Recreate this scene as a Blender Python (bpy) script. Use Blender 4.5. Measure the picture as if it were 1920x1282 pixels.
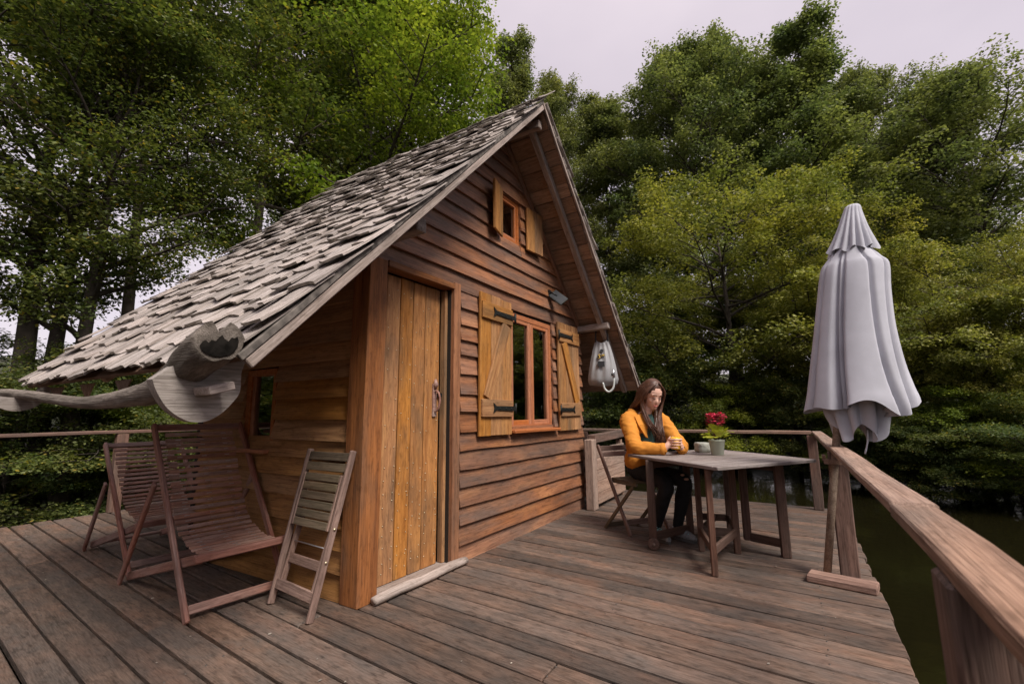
import bpy, math, random
import numpy as np
from mathutils import Vector, Matrix, noise

random.seed(7)
rng = np.random.default_rng(7)
scene = bpy.context.scene
for o in list(bpy.data.objects):
    bpy.data.objects.remove(o)
col = scene.collection
V = Vector
PI = math.pi

# ------------------------------------------------------------------ camera
YAW, PITCH, ROLL = 0.55564168, 0.15625221, -0.00892112
CAM = V((-1.95749, -2.33270, 1.13))
F = V((math.cos(PITCH) * math.cos(YAW), math.cos(PITCH) * math.sin(YAW), math.sin(PITCH)))
R0 = V((math.sin(YAW), -math.cos(YAW), 0))
U0 = R0.cross(F)
RR = R0 * math.cos(ROLL) + U0 * math.sin(ROLL)
UU = -R0 * math.sin(ROLL) + U0 * math.cos(ROLL)
cd = bpy.data.cameras.new('camera')
cam = bpy.data.objects.new('camera', cd)
col.objects.link(cam)
cam.matrix_world = Matrix(((RR.x, UU.x, -F.x, CAM.x), (RR.y, UU.y, -F.y, CAM.y), (RR.z, UU.z, -F.z, CAM.z), (0, 0, 0, 1)))
cd.sensor_width = 36.0
cd.lens = 16.0
cd.clip_start = 0.02
cd.clip_end = 600
cd.dof.use_dof = True
cd.dof.focus_distance = 2.9
cd.dof.aperture_fstop = 4.0
scene.camera = cam

# ------------------------------------------------------------------ world, sun, exposure
SUN_AZ, SUN_EL = math.radians(248), math.radians(52)      # azimuth measured from +x towards +y
world = bpy.data.worlds.new('World')
scene.world = world
world.use_nodes = True
wn = world.node_tree
wn.nodes.clear()
w_out = wn.nodes.new('ShaderNodeOutputWorld')
w_bg = wn.nodes.new('ShaderNodeBackground')
w_sky = wn.nodes.new('ShaderNodeTexSky')
w_sky.sky_type = 'NISHITA'
w_sky.sun_disc = False
w_sky.sun_elevation = SUN_EL
w_sky.sun_rotation = math.radians(90) - SUN_AZ
w_tc = wn.nodes.new('ShaderNodeTexCoord')
w_map = wn.nodes.new('ShaderNodeMapping')
w_map.inputs['Scale'].default_value = (1, 1, 2.2)
w_noise = wn.nodes.new('ShaderNodeTexNoise')
w_noise.inputs['Scale'].default_value = 1.6
w_noise.inputs['Detail'].default_value = 4
w_ramp = wn.nodes.new('ShaderNodeValToRGB')
w_ramp.color_ramp.elements[0].position = 0.3
w_ramp.color_ramp.elements[0].color = (5.1, 4.5, 5.0, 1)
w_ramp.color_ramp.elements[1].position = 0.75
w_ramp.color_ramp.elements[1].color = (7.0, 6.1, 6.5, 1)
w_mix = wn.nodes.new('ShaderNodeMixRGB')
w_mix.inputs['Fac'].default_value = 0.86
wn.links.new(w_tc.outputs['Generated'], w_map.inputs['Vector'])
wn.links.new(w_map.outputs['Vector'], w_noise.inputs['Vector'])
wn.links.new(w_noise.outputs['Fac'], w_ramp.inputs['Fac'])
wn.links.new(w_sky.outputs['Color'], w_mix.inputs['Color1'])
wn.links.new(w_ramp.outputs['Color'], w_mix.inputs['Color2'])
wn.links.new(w_mix.outputs['Color'], w_bg.inputs['Color'])
w_bg.inputs['Strength'].default_value = 0.084
wn.links.new(w_bg.outputs['Background'], w_out.inputs['Surface'])

sd = bpy.data.lights.new('sun', 'SUN')
sd.energy = 2.8
sd.angle = math.radians(24)
sd.color = (1.0, 0.93, 0.85)
sun = bpy.data.objects.new('sun', sd)
col.objects.link(sun)
sdir = V((math.cos(SUN_AZ) * math.cos(SUN_EL), math.sin(SUN_AZ) * math.cos(SUN_EL), math.sin(SUN_EL)))
sun.rotation_euler = sdir.to_track_quat('Z', 'Y').to_euler()
sun.location = sdir * 30

scene.view_settings.view_transform = 'Standard'
scene.view_settings.look = 'None'
scene.view_settings.gamma = 1.0
scene.view_settings.exposure = 0.76
scene.render.engine = 'CYCLES'
scene.cycles.use_denoising = True
scene.cycles.max_bounces = 6
scene.cycles.diffuse_bounces = 2
scene.cycles.glossy_bounces = 3
scene.cycles.use_adaptive_sampling = True
scene.cycles.adaptive_threshold = 0.02
scene.cycles.transparent_max_bounces = 8
scene.cycles.caustics_reflective = False
scene.cycles.caustics_refractive = False

# ------------------------------------------------------------------ helpers
WM = {}

def link(o, parent=None, mw=None):
    mw = Matrix() if mw is None else mw
    col.objects.link(o)
    if parent is not None:
        o.parent = parent
        o.matrix_parent_inverse = WM[parent].inverted()
    o.matrix_basis = mw
    WM[o] = mw.copy()
    return o

def tag(o, label=None, cat=None, group=None, kind=None):
    if label: o['label'] = label
    if cat: o['category'] = cat
    if group: o['group'] = group
    if kind: o['kind'] = kind
    return o

def thing(name, label, cat, loc=(0, 0, 0), group=None):
    o = bpy.data.objects.new(name, None)
    o.empty_display_size = 0.1
    link(o, None, Matrix.Translation(V(loc)))
    return tag(o, label, cat, group)

def mesh_np(name, verts, quads, mat, smooth=False):
    """quads: int array (n,k)"""
    verts = np.asarray(verts, np.float32)
    quads = np.asarray(quads, np.int32)
    me = bpy.data.meshes.new(name)
    k = quads.shape[1]
    me.vertices.add(len(verts))
    me.vertices.foreach_set('co', verts.ravel())
    me.loops.add(quads.size)
    me.loops.foreach_set('vertex_index', quads.ravel())
    me.polygons.add(len(quads))
    me.polygons.foreach_set('loop_start', np.arange(0, quads.size, k, dtype=np.int32))
    me.polygons.foreach_set('loop_total', np.full(len(quads), k, np.int32))
    if smooth:
        me.polygons.foreach_set('use_smooth', np.ones(len(quads), bool))
    me.update(calc_edges=True)
    me.validate()
    if mat: me.materials.append(mat)
    return me

class MB:
    """collects geometry for ONE mesh object"""
    def __init__(s):
        s.v = []; s.f = []; s.sm = []
    def add(s, vs, fs, smooth=False):
        b = len(s.v)
        s.v += [tuple(v) for v in vs]
        s.f += [tuple(i + b for i in f) for f in fs]
        s.sm += [smooth] * len(fs)
        return s
    def box(s, c, sx, sy, sz, m=None):
        vs = [V((x * sx / 2, y * sy / 2, z * sz / 2)) for x in (-1, 1) for y in (-1, 1) for z in (-1, 1)]
        if m is not None: vs = [m @ v for v in vs]
        vs = [v + V(c) for v in vs]
        return s.add(vs, [(0, 1, 3, 2), (4, 6, 7, 5), (0, 4, 5, 1), (2, 3, 7, 6), (0, 2, 6, 4), (1, 5, 7, 3)])
    def tube(s, path, rad, n=10, caps=True, squash=1.0, smooth=True, up=None):
        path = [V(p) for p in path]
        if not hasattr(rad, '__len__'): rad = [rad] * len(path)
        vs = []; fs = []
        prev = None
        for i, p in enumerate(path):
            t = (path[min(i + 1, len(path) - 1)] - path[max(i - 1, 0)]).normalized()
            if prev is None:
                a = V(up) if up else (V((0, 0, 1)) if abs(t.z) < .9 else V((1, 0, 0)))
            else:
                a = prev
            x = a - t * a.dot(t)
            x = x.normalized() if x.length > 1e-6 else t.orthogonal().normalized()
            prev = x
            y = t.cross(x)
            for k in range(n):
                an = 2 * PI * k / n
                vs.append(p + x * math.cos(an) * rad[i] * squash + y * math.sin(an) * rad[i])
        for i in range(len(path) - 1):
            for k in range(n):
                k2 = (k + 1) % n
                fs.append((i * n + k, i * n + k2, (i + 1) * n + k2, (i + 1) * n + k))
        if caps:
            fs.append(tuple(range(n - 1, -1, -1)))
            fs.append(tuple((len(path) - 1) * n + k for k in range(n)))
        return s.add(vs, fs, smooth)
    def prism(s, poly, d, smooth=False):
        """poly: 3D points (planar), extruded by vector d"""
        n = len(poly); d = V(d)
        vs = [V(p) for p in poly] + [V(p) + d for p in poly]
        fs = [tuple(range(n - 1, -1, -1)), tuple(range(n, 2 * n))]
        for k in range(n):
            k2 = (k + 1) % n
            fs.append((k, k2, n + k2, n + k))
        return s.add(vs, fs, smooth)
    def lathe(s, prof, c=(0, 0, 0), n=20, smooth=True):
        vs = []; fs = []
        for r, z in prof:
            for k in range(n):
                a = 2 * PI * k / n
                vs.append(V(c) + V((r * math.cos(a), r * math.sin(a), z)))
        for i in range(len(prof) - 1):
            for k in range(n):
                k2 = (k + 1) % n
                fs.append((i * n + k, i * n + k2, (i + 1) * n + k2, (i + 1) * n + k))
        return s.add(vs, fs, smooth)
    def sphere(s, c, r, n=10, m=6, sc=(1, 1, 1)):
        prof = [(max(1e-4, r * math.sin(PI * i / m)), -r * math.cos(PI * i / m)) for i in range(m + 1)]
        t = MB().lathe(prof, n=n)
        return s.add([V((v[0] * sc[0], v[1] * sc[1], v[2] * sc[2])) + V(c) for v in t.v], t.f, True)
    def mesh(s, name, mat):
        me = bpy.data.meshes.new(name)
        me.from_pydata(s.v, [], s.f)
        me.polygons.foreach_set('use_smooth', s.sm)
        me.update()
        if mat: me.materials.append(mat)
        return me
    def build(s, name, mat, parent=None, mw=None):
        """verts are in world coordinates unless mw is given"""
        o = bpy.data.objects.new(name, s.mesh(name, mat))
        return link(o, parent, mw)

def frame(a, b, up):
    x = (b - a).normalized()
    z = up - x * up.dot(x)
    z = z.normalized() if z.length > 1e-5 else x.orthogonal().normalized()
    y = z.cross(x)
    return Matrix(((x.x, y.x, z.x, a.x), (x.y, y.y, z.y, a.y), (x.z, y.z, z.z, a.z), (0, 0, 0, 1)))

def bar_mb(L, w, t, bev=0.004, nseg=3, wob=0.0, round_end=0.0, taper=1.0, seed=0, skew=0.0):
    """chamfered bar along local X"""
    r = random.Random(seed)
    m = MB()
    xs = [0.0, bev] + [L * i / nseg for i in range(1, nseg)] + [L - bev, L]
    rings = []
    for i, x in enumerate(xs):
        e = bev if i in (0, len(xs) - 1) else 0.0
        k = 1 + (taper - 1) * x / L
        hw = w / 2 * k - e; ht = t / 2 * k - e
        if round_end and (x < round_end or x > L - round_end):
            pass
        c = min(bev, hw * .5, ht * .5)
        oy = r.uniform(-wob, wob); oz = r.uniform(-wob, wob); gw = r.uniform(-wob, wob) * .6
        hw += gw
        rings.append([V((x + skew * (oy + py) if i in (0, 1, len(xs) - 2, len(xs) - 1) else x, oy + py, oz + pz)) for py, pz in
                      ((-hw, -ht + c), (-hw + c, -ht), (hw - c, -ht), (hw, -ht + c), (hw, ht - c), (hw - c, ht), (-hw + c, ht), (-hw, ht - c))])
    vs = [p for ring in rings for p in ring]
    fs = []
    for i in range(len(rings) - 1):
        for k in range(8):
            k2 = (k + 1) % 8
            fs.append((i * 8 + k, (i + 1) * 8 + k, (i + 1) * 8 + k2, i * 8 + k2))
    fs.append(tuple(range(8)))
    fs.append(tuple((len(rings) - 1) * 8 + k for k in range(7, -1, -1)))
    m.add(vs, [f[::-1] for f in fs])
    return m

def bar(name, parent, a, b, w, t, up, mat, bev=0.004, nseg=2, wob=0.0, taper=1.0, seed=None, skew=0.0):
    a = V(a); b = V(b)
    seed = random.randrange(10 ** 6) if seed is None else seed
    m = bar_mb((b - a).length, w, t, bev, nseg, wob, 0, taper, seed, skew)
    return m.build(name, mat, parent, frame(a, b, V(up)))

def ipol(pts, n):
    """Catmull-Rom resample of tuples"""
    P = [np.array(p, float) for p in pts]
    P = [2 * P[0] - P[1]] + P + [2 * P[-1] - P[-2]]
    out = []
    segs = len(P) - 3
    for i in range(n):
        u = i / (n - 1) * segs
        k = min(int(u), segs - 1); t = u - k
        a, b, c, d = P[k:k + 4]
        out.append(.5 * ((2 * b) + (c - a) * t + (2 * a - 5 * b + 4 * c - d) * t * t + (3 * b - a - 3 * c + d) * t ** 3))
    return out

def copy_tree(o, parent=None, dloc=(0, 0, 0)):
    c = o.copy()
    col.objects.link(c)
    c.parent = parent
    c.matrix_parent_inverse = o.matrix_parent_inverse.copy()
    WM[c] = WM[o].copy()
    if parent is None:
        c.location = o.location + V(dloc)
    for ch in list(o.children):
        copy_tree(ch, c)
    return c

# ------------------------------------------------------------------ materials
def nodes(name):
    m = bpy.data.materials.new(name)
    m.use_nodes = True
    nt = m.node_tree
    nt.nodes.clear()
    out = nt.nodes.new('ShaderNodeOutputMaterial')
    return m, nt, out

def N(nt, typ, **kw):
    n = nt.nodes.new(typ)
    for k, v in kw.items():
        if k.startswith('i_'):
            n.inputs[k[2:].replace('_', ' ')].default_value = v
        else:
            setattr(n, k, v)
    return n

def ramp(nt, fac, stops):
    r = nt.nodes.new('ShaderNodeValToRGB')
    e = r.color_ramp.elements
    while len(e) < len(stops): e.new(0.5)
    for el, (p, c) in zip(e, stops):
        el.position = p
        el.color = tuple(c) + (1,) if len(c) == 3 else c
    nt.links.new(fac, r.inputs['Fac'])
    return r.outputs['Color']

def mixc(nt, fac, a, b, mode='MIX'):
    m = nt.nodes.new('ShaderNodeMixRGB')
    m.blend_type = mode
    if isinstance(fac, (int, float)): m.inputs['Fac'].default_value = fac
    else: nt.links.new(fac, m.inputs['Fac'])
    for s, v in (('Color1', a), ('Color2', b)):
        if isinstance(v, tuple): m.inputs[s].default_value = v + (1,)
        else: nt.links.new(v, m.inputs[s])
    return m.outputs['Color']

def wood(name, light, dark, patch=None, pamt=0.5, rough=0.75, var=0.25, bump=0.35, el=1.0, gs=1.0, orange=None, spec=0.25, speck=.7):
    """sawn wood, grain along local X"""
    m, nt, out = nodes(name)
    L = nt.links.new
    tc = N(nt, 'ShaderNodeTexCoord')
    oi = N(nt, 'ShaderNodeObjectInfo')
    off = N(nt, 'ShaderNodeVectorMath', operation='SCALE')
    comb = N(nt, 'ShaderNodeCombineXYZ')
    mul = N(nt, 'ShaderNodeMath', operation='MULTIPLY')
    mul.inputs[1].default_value = 53.0
    L(oi.outputs['Random'], mul.inputs[0])
    for s in 'XYZ': L(mul.outputs[0], comb.inputs[s])
    add = N(nt, 'ShaderNodeVectorMath', operation='ADD')
    L(tc.outputs['Object'], add.inputs[0]); L(comb.outputs[0], add.inputs[1])
    def noi(scale, detail=5, dist=0.0, rgh=.6):
        mp = N(nt, 'ShaderNodeMapping')
        mp.inputs['Scale'].default_value = scale
        L(add.outputs[0], mp.inputs['Vector'])
        n = N(nt, 'ShaderNodeTexNoise')
        n.inputs['Scale'].default_value = 1.0
        n.inputs['Detail'].default_value = detail
        n.inputs['Distortion'].default_value = dist
        n.inputs['Roughness'].default_value = rgh
        L(mp.outputs[0], n.inputs['Vector'])
        return n.outputs['Fac']
    g1 = noi((1.6 * gs * el, 26 * gs, 26 * gs), 4, 0)
    g2 = noi((5 * gs * el, 160 * gs, 160 * gs), 2, 0)
    blot = noi((1.3 * el, 5, 5), 4, 0)
    c = ramp(nt, g1, [(.3, dark), (.62, light)])
    if orange:
        b2 = noi((1.7, 7, 7), 2, 0)
        c = mixc(nt, ramp(nt, b2, [(.52, (0, 0, 0)), (.68, (.8, .8, .8))]), c, orange)
    if patch:
        f = ramp(nt, blot, [(.5 - .22 * pamt, (0, 0, 0)), (.78 - .22 * pamt, (.85, .85, .85))])
        c = mixc(nt, f, c, patch)
    gr = ramp(nt, g2, [(.3, (.62, .6, .58)), (.6, (1, 1, 1))])
    c = mixc(nt, 1.0, c, gr, 'MULTIPLY')
    spk = noi((14, 40, 40), 2, 0, .7)
    c = mixc(nt, 1.0, c, ramp(nt, spk, [(.28, (speck, speck * .98, speck * .96)), (.48, (1, 1, 1))]), 'MULTIPLY')
    hs = N(nt, 'ShaderNodeHueSaturation')
    mr = N(nt, 'ShaderNodeMapRange')
    mr.inputs['To Min'].default_value = 1 - var; mr.inputs['To Max'].default_value = 1 + var
    L(oi.outputs['Random'], mr.inputs['Value'])
    L(mr.outputs[0], hs.inputs['Value'])
    fr = N(nt, 'ShaderNodeMath', operation='FRACT')
    m7 = N(nt, 'ShaderNodeMath', operation='MULTIPLY'); m7.inputs[1].default_value = 7.31
    L(oi.outputs['Random'], m7.inputs[0]); L(m7.outputs[0], fr.inputs[0])
    mr2 = N(nt, 'ShaderNodeMapRange')
    mr2.inputs['To Min'].default_value = .88; mr2.inputs['To Max'].default_value = 1.08
    L(fr.outputs[0], mr2.inputs['Value']); L(mr2.outputs[0], hs.inputs['Saturation'])
    L(c, hs.inputs['Color'])
    p = N(nt, 'ShaderNodeBsdfPrincipled')
    L(hs.outputs['Color'], p.inputs['Base Color'])
    rr = ramp(nt, g1, [(.3, (rough + .1,) * 3), (.7, (rough - .08,) * 3)])
    L(rr, p.inputs['Roughness'])
    p.inputs['Specular IOR Level'].default_value = spec
    bp = N(nt, 'ShaderNodeBump')
    bp.inputs['Strength'].default_value = bump
    bp.inputs['Distance'].default_value = 0.006
    L(g2, bp.inputs['Height'])
    L(bp.outputs[0], p.inputs['Normal'])
    L(p.outputs[0], out.inputs['Surface'])
    return m

def simple(name, c, rough=.6, metal=0.0, spec=.4, nscale=0, namt=.3, bump=0.0, bscale=60, c2=None, sheen=0):
    m, nt, out = nodes(name)
    L = nt.links.new
    p = N(nt, 'ShaderNodeBsdfPrincipled')
    p.inputs['Base Color'].default_value = tuple(c) + (1,)
    p.inputs['Roughness'].default_value = rough
    p.inputs['Metallic'].default_value = metal
    p.inputs['Specular IOR Level'].default_value = spec
    if sheen: p.inputs['Sheen Weight'].default_value = sheen
    tc = N(nt, 'ShaderNodeTexCoord')
    if nscale:
        n = N(nt, 'ShaderNodeTexNoise'); n.inputs['Scale'].default_value = nscale; n.inputs['Detail'].default_value = 5
        L(tc.outputs['Object'], n.inputs['Vector'])
        c2 = c2 or tuple(x * (1 - namt) for x in c)
        L(ramp(nt, n.outputs['Fac'], [(.35, c2), (.65, c)]), p.inputs['Base Color'])
    if bump:
        n = N(nt, 'ShaderNodeTexNoise'); n.inputs['Scale'].default_value = bscale; n.inputs['Detail'].default_value = 4
        L(tc.outputs['Object'], n.inputs['Vector'])
        b = N(nt, 'ShaderNodeBump'); b.inputs['Strength'].default_value = bump; b.inputs['Distance'].default_value = .01
        L(n.outputs['Fac'], b.inputs['Height']); L(b.outputs[0], p.inputs['Normal'])
    L(p.outputs[0], out.inputs['Surface'])
    return m

def leafmat(name, dark, mid, light, trans=.35, ylw=None):
    m, nt, out = nodes(name)
    L = nt.links.new
    g = N(nt, 'ShaderNodeNewGeometry')
    oi = N(nt, 'ShaderNodeObjectInfo')
    stops = [(0.0, dark), (.5, mid), (.93, light)]
    if ylw: stops.append((.985, ylw))
    c = ramp(nt, g.outputs['Random Per Island'], stops)
    tc = N(nt, 'ShaderNodeTexCoord')
    n = N(nt, 'ShaderNodeTexNoise'); n.inputs['Scale'].default_value = .55; n.inputs['Detail'].default_value = 2
    L(tc.outputs['Object'], n.inputs['Vector'])
    c = mixc(nt, 1.0, c, ramp(nt, n.outputs['Fac'], [(.35, (.62, .70, .70)), (.65, (1.22, 1.14, .92))]), 'MULTIPLY')
    hs = N(nt, 'ShaderNodeHueSaturation')
    mr = N(nt, 'ShaderNodeMapRange'); mr.inputs['To Min'].default_value = .485; mr.inputs['To Max'].default_value = .512
    L(oi.outputs['Random'], mr.inputs['Value']); L(mr.outputs[0], hs.inputs['Hue'])
    L(c, hs.inputs['Color'])
    p = N(nt, 'ShaderNodeBsdfPrincipled')
    p.inputs['Roughness'].default_value = .5
    p.inputs['Specular IOR Level'].default_value = .35
    L(hs.outputs[0], p.inputs['Base Color'])
    t = N(nt, 'ShaderNodeBsdfTranslucent')
    L(mixc(nt, 1.0, hs.outputs[0], (1.15, 1.2, .6), 'MULTIPLY'), t.inputs['Color'])
    mx = N(nt, 'ShaderNodeMixShader'); mx.inputs[0].default_value = trans
    L(p.outputs[0], mx.inputs[1]); L(t.outputs[0], mx.inputs[2])
    L(mx.outputs[0], out.inputs['Surface'])
    return m

M = {}
M['deck'] = wood('deck_wood', (.215, .142, .106), (.094, .061, .044), (.11, .09, .078), .62, .72, .30, .5, el=2.6, orange=(.20, .115, .08), spec=.3, speck=.55)
M['screw'] = simple('screw_metal', (.10, .085, .075), .6, .5)
M['litter'] = simple('dry_litter', (.50, .44, .37), .9, nscale=3, namt=.7)
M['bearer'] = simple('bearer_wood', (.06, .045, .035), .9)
M['siding'] = wood('siding_wood', (.39, .168, .08), (.20, .08, .038), (.14, .102, .085), .46, .55, .2, .35, orange=(.45, .20, .085), spec=.4)
M['sidewall'] = wood('side_wood', (.50, .245, .085), (.31, .14, .048), (.33, .17, .07), .2, .6, .09, .35, orange=(.50, .245, .08))
M['door'] = wood('door_wood', (.53, .235, .07), (.33, .13, .034), (.17, .105, .06), .2, .6, .07, .35, el=1.5, orange=(.56, .25, .065))
M['post'] = wood('post_wood', (.38, .155, .06), (.21, .08, .032), (.13, .085, .06), .35, .6, .1, .35)
M['shutter'] = wood('shutter_wood', (.54, .26, .085), (.33, .135, .036), (.20, .12, .06), .3, .62, .13, .3)
M['winframe'] = wood('window_wood', (.52, .185, .07), (.42, .135, .045), None, 0, .45, .06, .1, spec=.45)
M['shingle'] = wood('shingle_wood', (.60, .53, .495), (.36, .31, .28), (.27, .235, .205), .34, .85, .2, .8, gs=1.6)
M['butt'] = simple('shingle_end', (.36, .32, .275), .95, nscale=30, namt=.6)
M['grey'] = wood('weathered_grey', (.52, .43, .385), (.30, .235, .20), (.24, .20, .175), .35, .8, .1, .4)
M['purlin'] = wood('purlin_wood', (.36, .31, .29), (.20, .165, .15), (.17, .14, .13), .35, .8, .05, .4)
M['strip'] = simple('mottled_strip', (.20, .175, .155), .95, nscale=22, namt=.7)
M['soffit'] = wood('soffit_wood', (.50, .33, .225), (.32, .20, .13), (.24, .165, .12), .4, .8, .2, .4)
M['log'] = wood('grey_log', (.36, .30, .255), (.15, .122, .10), (.095, .078, .062), .5, .85, .05, .8, gs=1.3)
M['plate'] = wood('bracket_wood', (.40, .355, .325), (.29, .255, .23), (.25, .215, .195), .3, .85, .05, .5)
M['char'] = simple('charred_wood', (.016, .014, .012), .95, spec=.05, nscale=25, namt=.7)
M['rail'] = wood('rail_wood', (.42, .265, .19), (.22, .125, .085), (.22, .165, .135), .5, .75, .12, .5)
M['railpost'] = wood('rail_post_wood', (.24, .135, .10), (.12, .065, .048), (.13, .10, .085), .45, .8, .12, .4)
M['panel'] = wood('panel_wood', (.46, .31, .235), (.27, .165, .12), (.30, .23, .19), .4, .8, .12, .4)
M['redchair'] = wood('deck_chair_wood', (.42, .185, .135), (.23, .088, .062), (.46, .34, .30), .45, .55, .15, .25, spec=.4)
M['slat'] = wood('chair_slat_wood', (.56, .29, .205), (.34, .15, .10), (.55, .40, .34), .4, .5, .15, .2, spec=.4)
M['greychair'] = wood('folding_chair_wood', (.40, .265, .215), (.20, .12, .095), (.15, .10, .085), .45, .7, .15, .35)
M['darkslat'] = wood('mossy_slat_wood', (.20, .145, .095), (.09, .065, .042), (.10, .085, .05), .45, .8, .2, .4)
M['tabletop'] = wood('table_top_wood', (.40, .35, .335), (.24, .20, .185), (.22, .18, .165), .4, .6, .1, .35)
M['tableleg'] = wood('table_leg_wood', (.15, .082, .06), (.08, .04, .028), (.12, .085, .07), .4, .65, .12, .3)
M['pole'] = wood('pole_wood', (.33, .25, .19), (.20, .14, .10), None, 0, .7, .05, .3)
M['iron'] = simple('black_iron', (.025, .027, .025), .55, .6, .4)
M['brass'] = simple('nail_metal', (.62, .52, .36), .4, .8)
M['darkplastic'] = simple('black_plastic', (.012, .012, .013), .45)
M['silver'] = simple('silver_metal', (.6, .6, .62), .3, .9)
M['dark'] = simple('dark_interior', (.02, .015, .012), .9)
M['curtain'] = simple('curtain_cloth', (.75, .76, .82), .9)
M['umbrella'] = simple('umbrella_cloth', (.55, .55, .61), .9, nscale=5, namt=.16, bump=.12, bscale=220, spec=.1, sheen=.1)
M['jacket'] = simple('mustard_cloth', (.64, .255, .04), .8, nscale=9, namt=.14, bump=.1, bscale=160, spec=.2)
M['jeans'] = simple('black_denim', (.016, .016, .018), .85, nscale=14, namt=.35, bump=.1, bscale=200)
M['shirt'] = simple('green_knit', (.022, .05, .045), .9)
M['hair'] = simple('brown_hair', (.105, .048, .03), .38, nscale=30, namt=.4, spec=.5)
M['skin'] = simple('skin', (.74, .45, .35), .5, spec=.35, nscale=16, namt=.05)
M['lips'] = simple('lips', (.50, .15, .13), .45)
M['lash'] = simple('lashes', (.03, .018, .012), .7)
M['shoe'] = simple('grey_shoe', (.33, .33, .34), .7, nscale=40, namt=.4)
M['lace'] = simple('teal_lace', (.25, .55, .54), .7)
M['sole'] = simple('shoe_sole', (.10, .095, .09), .8)
M['mug'] = simple('yellow_mug', (.85, .46, .02), .35)
M['wristband'] = simple('dark_cuff', (.02, .025, .022), .8)
M['pot'] = simple('pot_glaze', (.42, .46, .37), .6, nscale=6, namt=.15)
M['soil'] = simple('soil', (.03, .02, .015), 1)
M['stone'] = simple('pale_stone', (.46, .47, .41), .9, nscale=18, namt=.4, bump=.6, bscale=40)
M['flower'] = simple('red_flower', (.92, .08, .18), .6, nscale=40, namt=.25)
M['flowerstem'] = simple('flower_stem', (.17, .10, .06), .8)
M['potleaf'] = leafmat('pot_leaf', (.16, .26, .03), (.32, .42, .05), (.55, .52, .13), .25)
M['bag'] = simple('grey_bag', (.34, .34, .35), .38, nscale=5, namt=.2, bump=.12, bscale=14)
M['bagdark'] = simple('bag_black', (.02, .02, .022), .4)
M['bagyellow'] = simple('bag_yellow', (.78, .55, .12), .5)
M['hose'] = simple('hose', (.55, .58, .57), .35)
M['pvglass'] = simple('solar_cell', (.02, .022, .028), .45, spec=.15)
M['felt'] = wood('felt_wood', (.26, .17, .125), (.16, .10, .07), None, 0, .9, .1)
M['bark'] = simple('bark', (.075, .06, .048), .95, nscale=5, namt=.5, bump=1.0, bscale=18)
M['barkpale'] = simple('bark_pale', (.25, .20, .165), .95, nscale=3, namt=.6, bump=.9, bscale=18)

def glass():
    m, nt, out = nodes('window_glass')
    L = nt.links.new
    fr = N(nt, 'ShaderNodeFresnel'); fr.inputs[0].default_value = 1.9
    gl = N(nt, 'ShaderNodeBsdfGlossy'); gl.inputs['Roughness'].default_value = .012
    gl.inputs['Color'].default_value = (.95, .97, .95, 1)
    tr = N(nt, 'ShaderNodeBsdfTransparent'); tr.inputs['Color'].default_value = (.72, .76, .72, 1)
    mx = N(nt, 'ShaderNodeMixShader')
    mth = N(nt, 'ShaderNodeMath', operation='ADD'); mth.inputs[1].default_value = .12; mth.use_clamp = True
    L(fr.outputs[0], mth.inputs[0]); L(mth.outputs[0], mx.inputs[0]); L(tr.outputs[0], mx.inputs[1]); L(gl.outputs[0], mx.inputs[2])
    L(mx.outputs[0], out.inputs['Surface'])
    return m
M['glass'] = glass()

def watermat():
    m, nt, out = nodes('water')
    L = nt.links.new
    p = N(nt, 'ShaderNodeBsdfPrincipled')
    p.inputs['Base Color'].default_value = (.009, .008, .003, 1)
    p.inputs['Roughness'].default_value = .07
    p.inputs['IOR'].default_value = 1.33
    tc = N(nt, 'ShaderNodeTexCoord')
    n = N(nt, 'ShaderNodeTexNoise'); n.inputs['Scale'].default_value = 5; n.inputs['Detail'].default_value = 3
    L(tc.outputs['Object'], n.inputs['Vector'])
    b = N(nt, 'ShaderNodeBump'); b.inputs['Strength'].default_value = .2; b.inputs['Distance'].default_value = .02
    L(n.outputs['Fac'], b.inputs['Height']); L(b.outputs[0], p.inputs['Normal'])
    L(p.outputs[0], out.inputs['Surface'])
    return m
M['water'] = watermat()

def groundmat():
    m, nt, out = nodes('forest_floor')
    L = nt.links.new
    p = N(nt, 'ShaderNodeBsdfPrincipled'); p.inputs['Roughness'].default_value = 1
    tc = N(nt, 'ShaderNodeTexCoord')
    n = N(nt, 'ShaderNodeTexNoise'); n.inputs['Scale'].default_value = .7; n.inputs['Detail'].default_value = 8
    L(tc.outputs['Object'], n.inputs['Vector'])
    L(ramp(nt, n.outputs['Fac'], [(.3, (.03, .024, .014)), (.5, (.035, .04, .014)), (.7, (.06, .075, .02))]), p.inputs['Base Color'])
    b = N(nt, 'ShaderNodeBump'); b.inputs['Strength'].default_value = .8; b.inputs['Distance'].default_value = .2
    n2 = N(nt, 'ShaderNodeTexNoise'); n2.inputs['Scale'].default_value = 6; n2.inputs['Detail'].default_value = 6
    L(tc.outputs['Object'], n2.inputs['Vector']); L(n2.outputs['Fac'], b.inputs['Height']); L(b.outputs[0], p.inputs['Normal'])
    L(p.outputs[0], out.inputs['Surface'])
    return m
M['ground'] = groundmat()
# leaf colours
M['leafA'] = leafmat('leaf_deep', (.060, .088, .028), (.118, .152, .05), (.195, .23, .08), .42, (.36, .29, .06))
M['leafB'] = leafmat('leaf_bright', (.12, .165, .026), (.21, .265, .042), (.34, .38, .07), .45)
M['leafC'] = leafmat('leaf_grey', (.11, .136, .06), (.195, .226, .104), (.30, .33, .16), .4)
M['leafD'] = leafmat('leaf_olive', (.155, .172, .046), (.26, .275, .074), (.40, .395, .12), .4)

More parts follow.
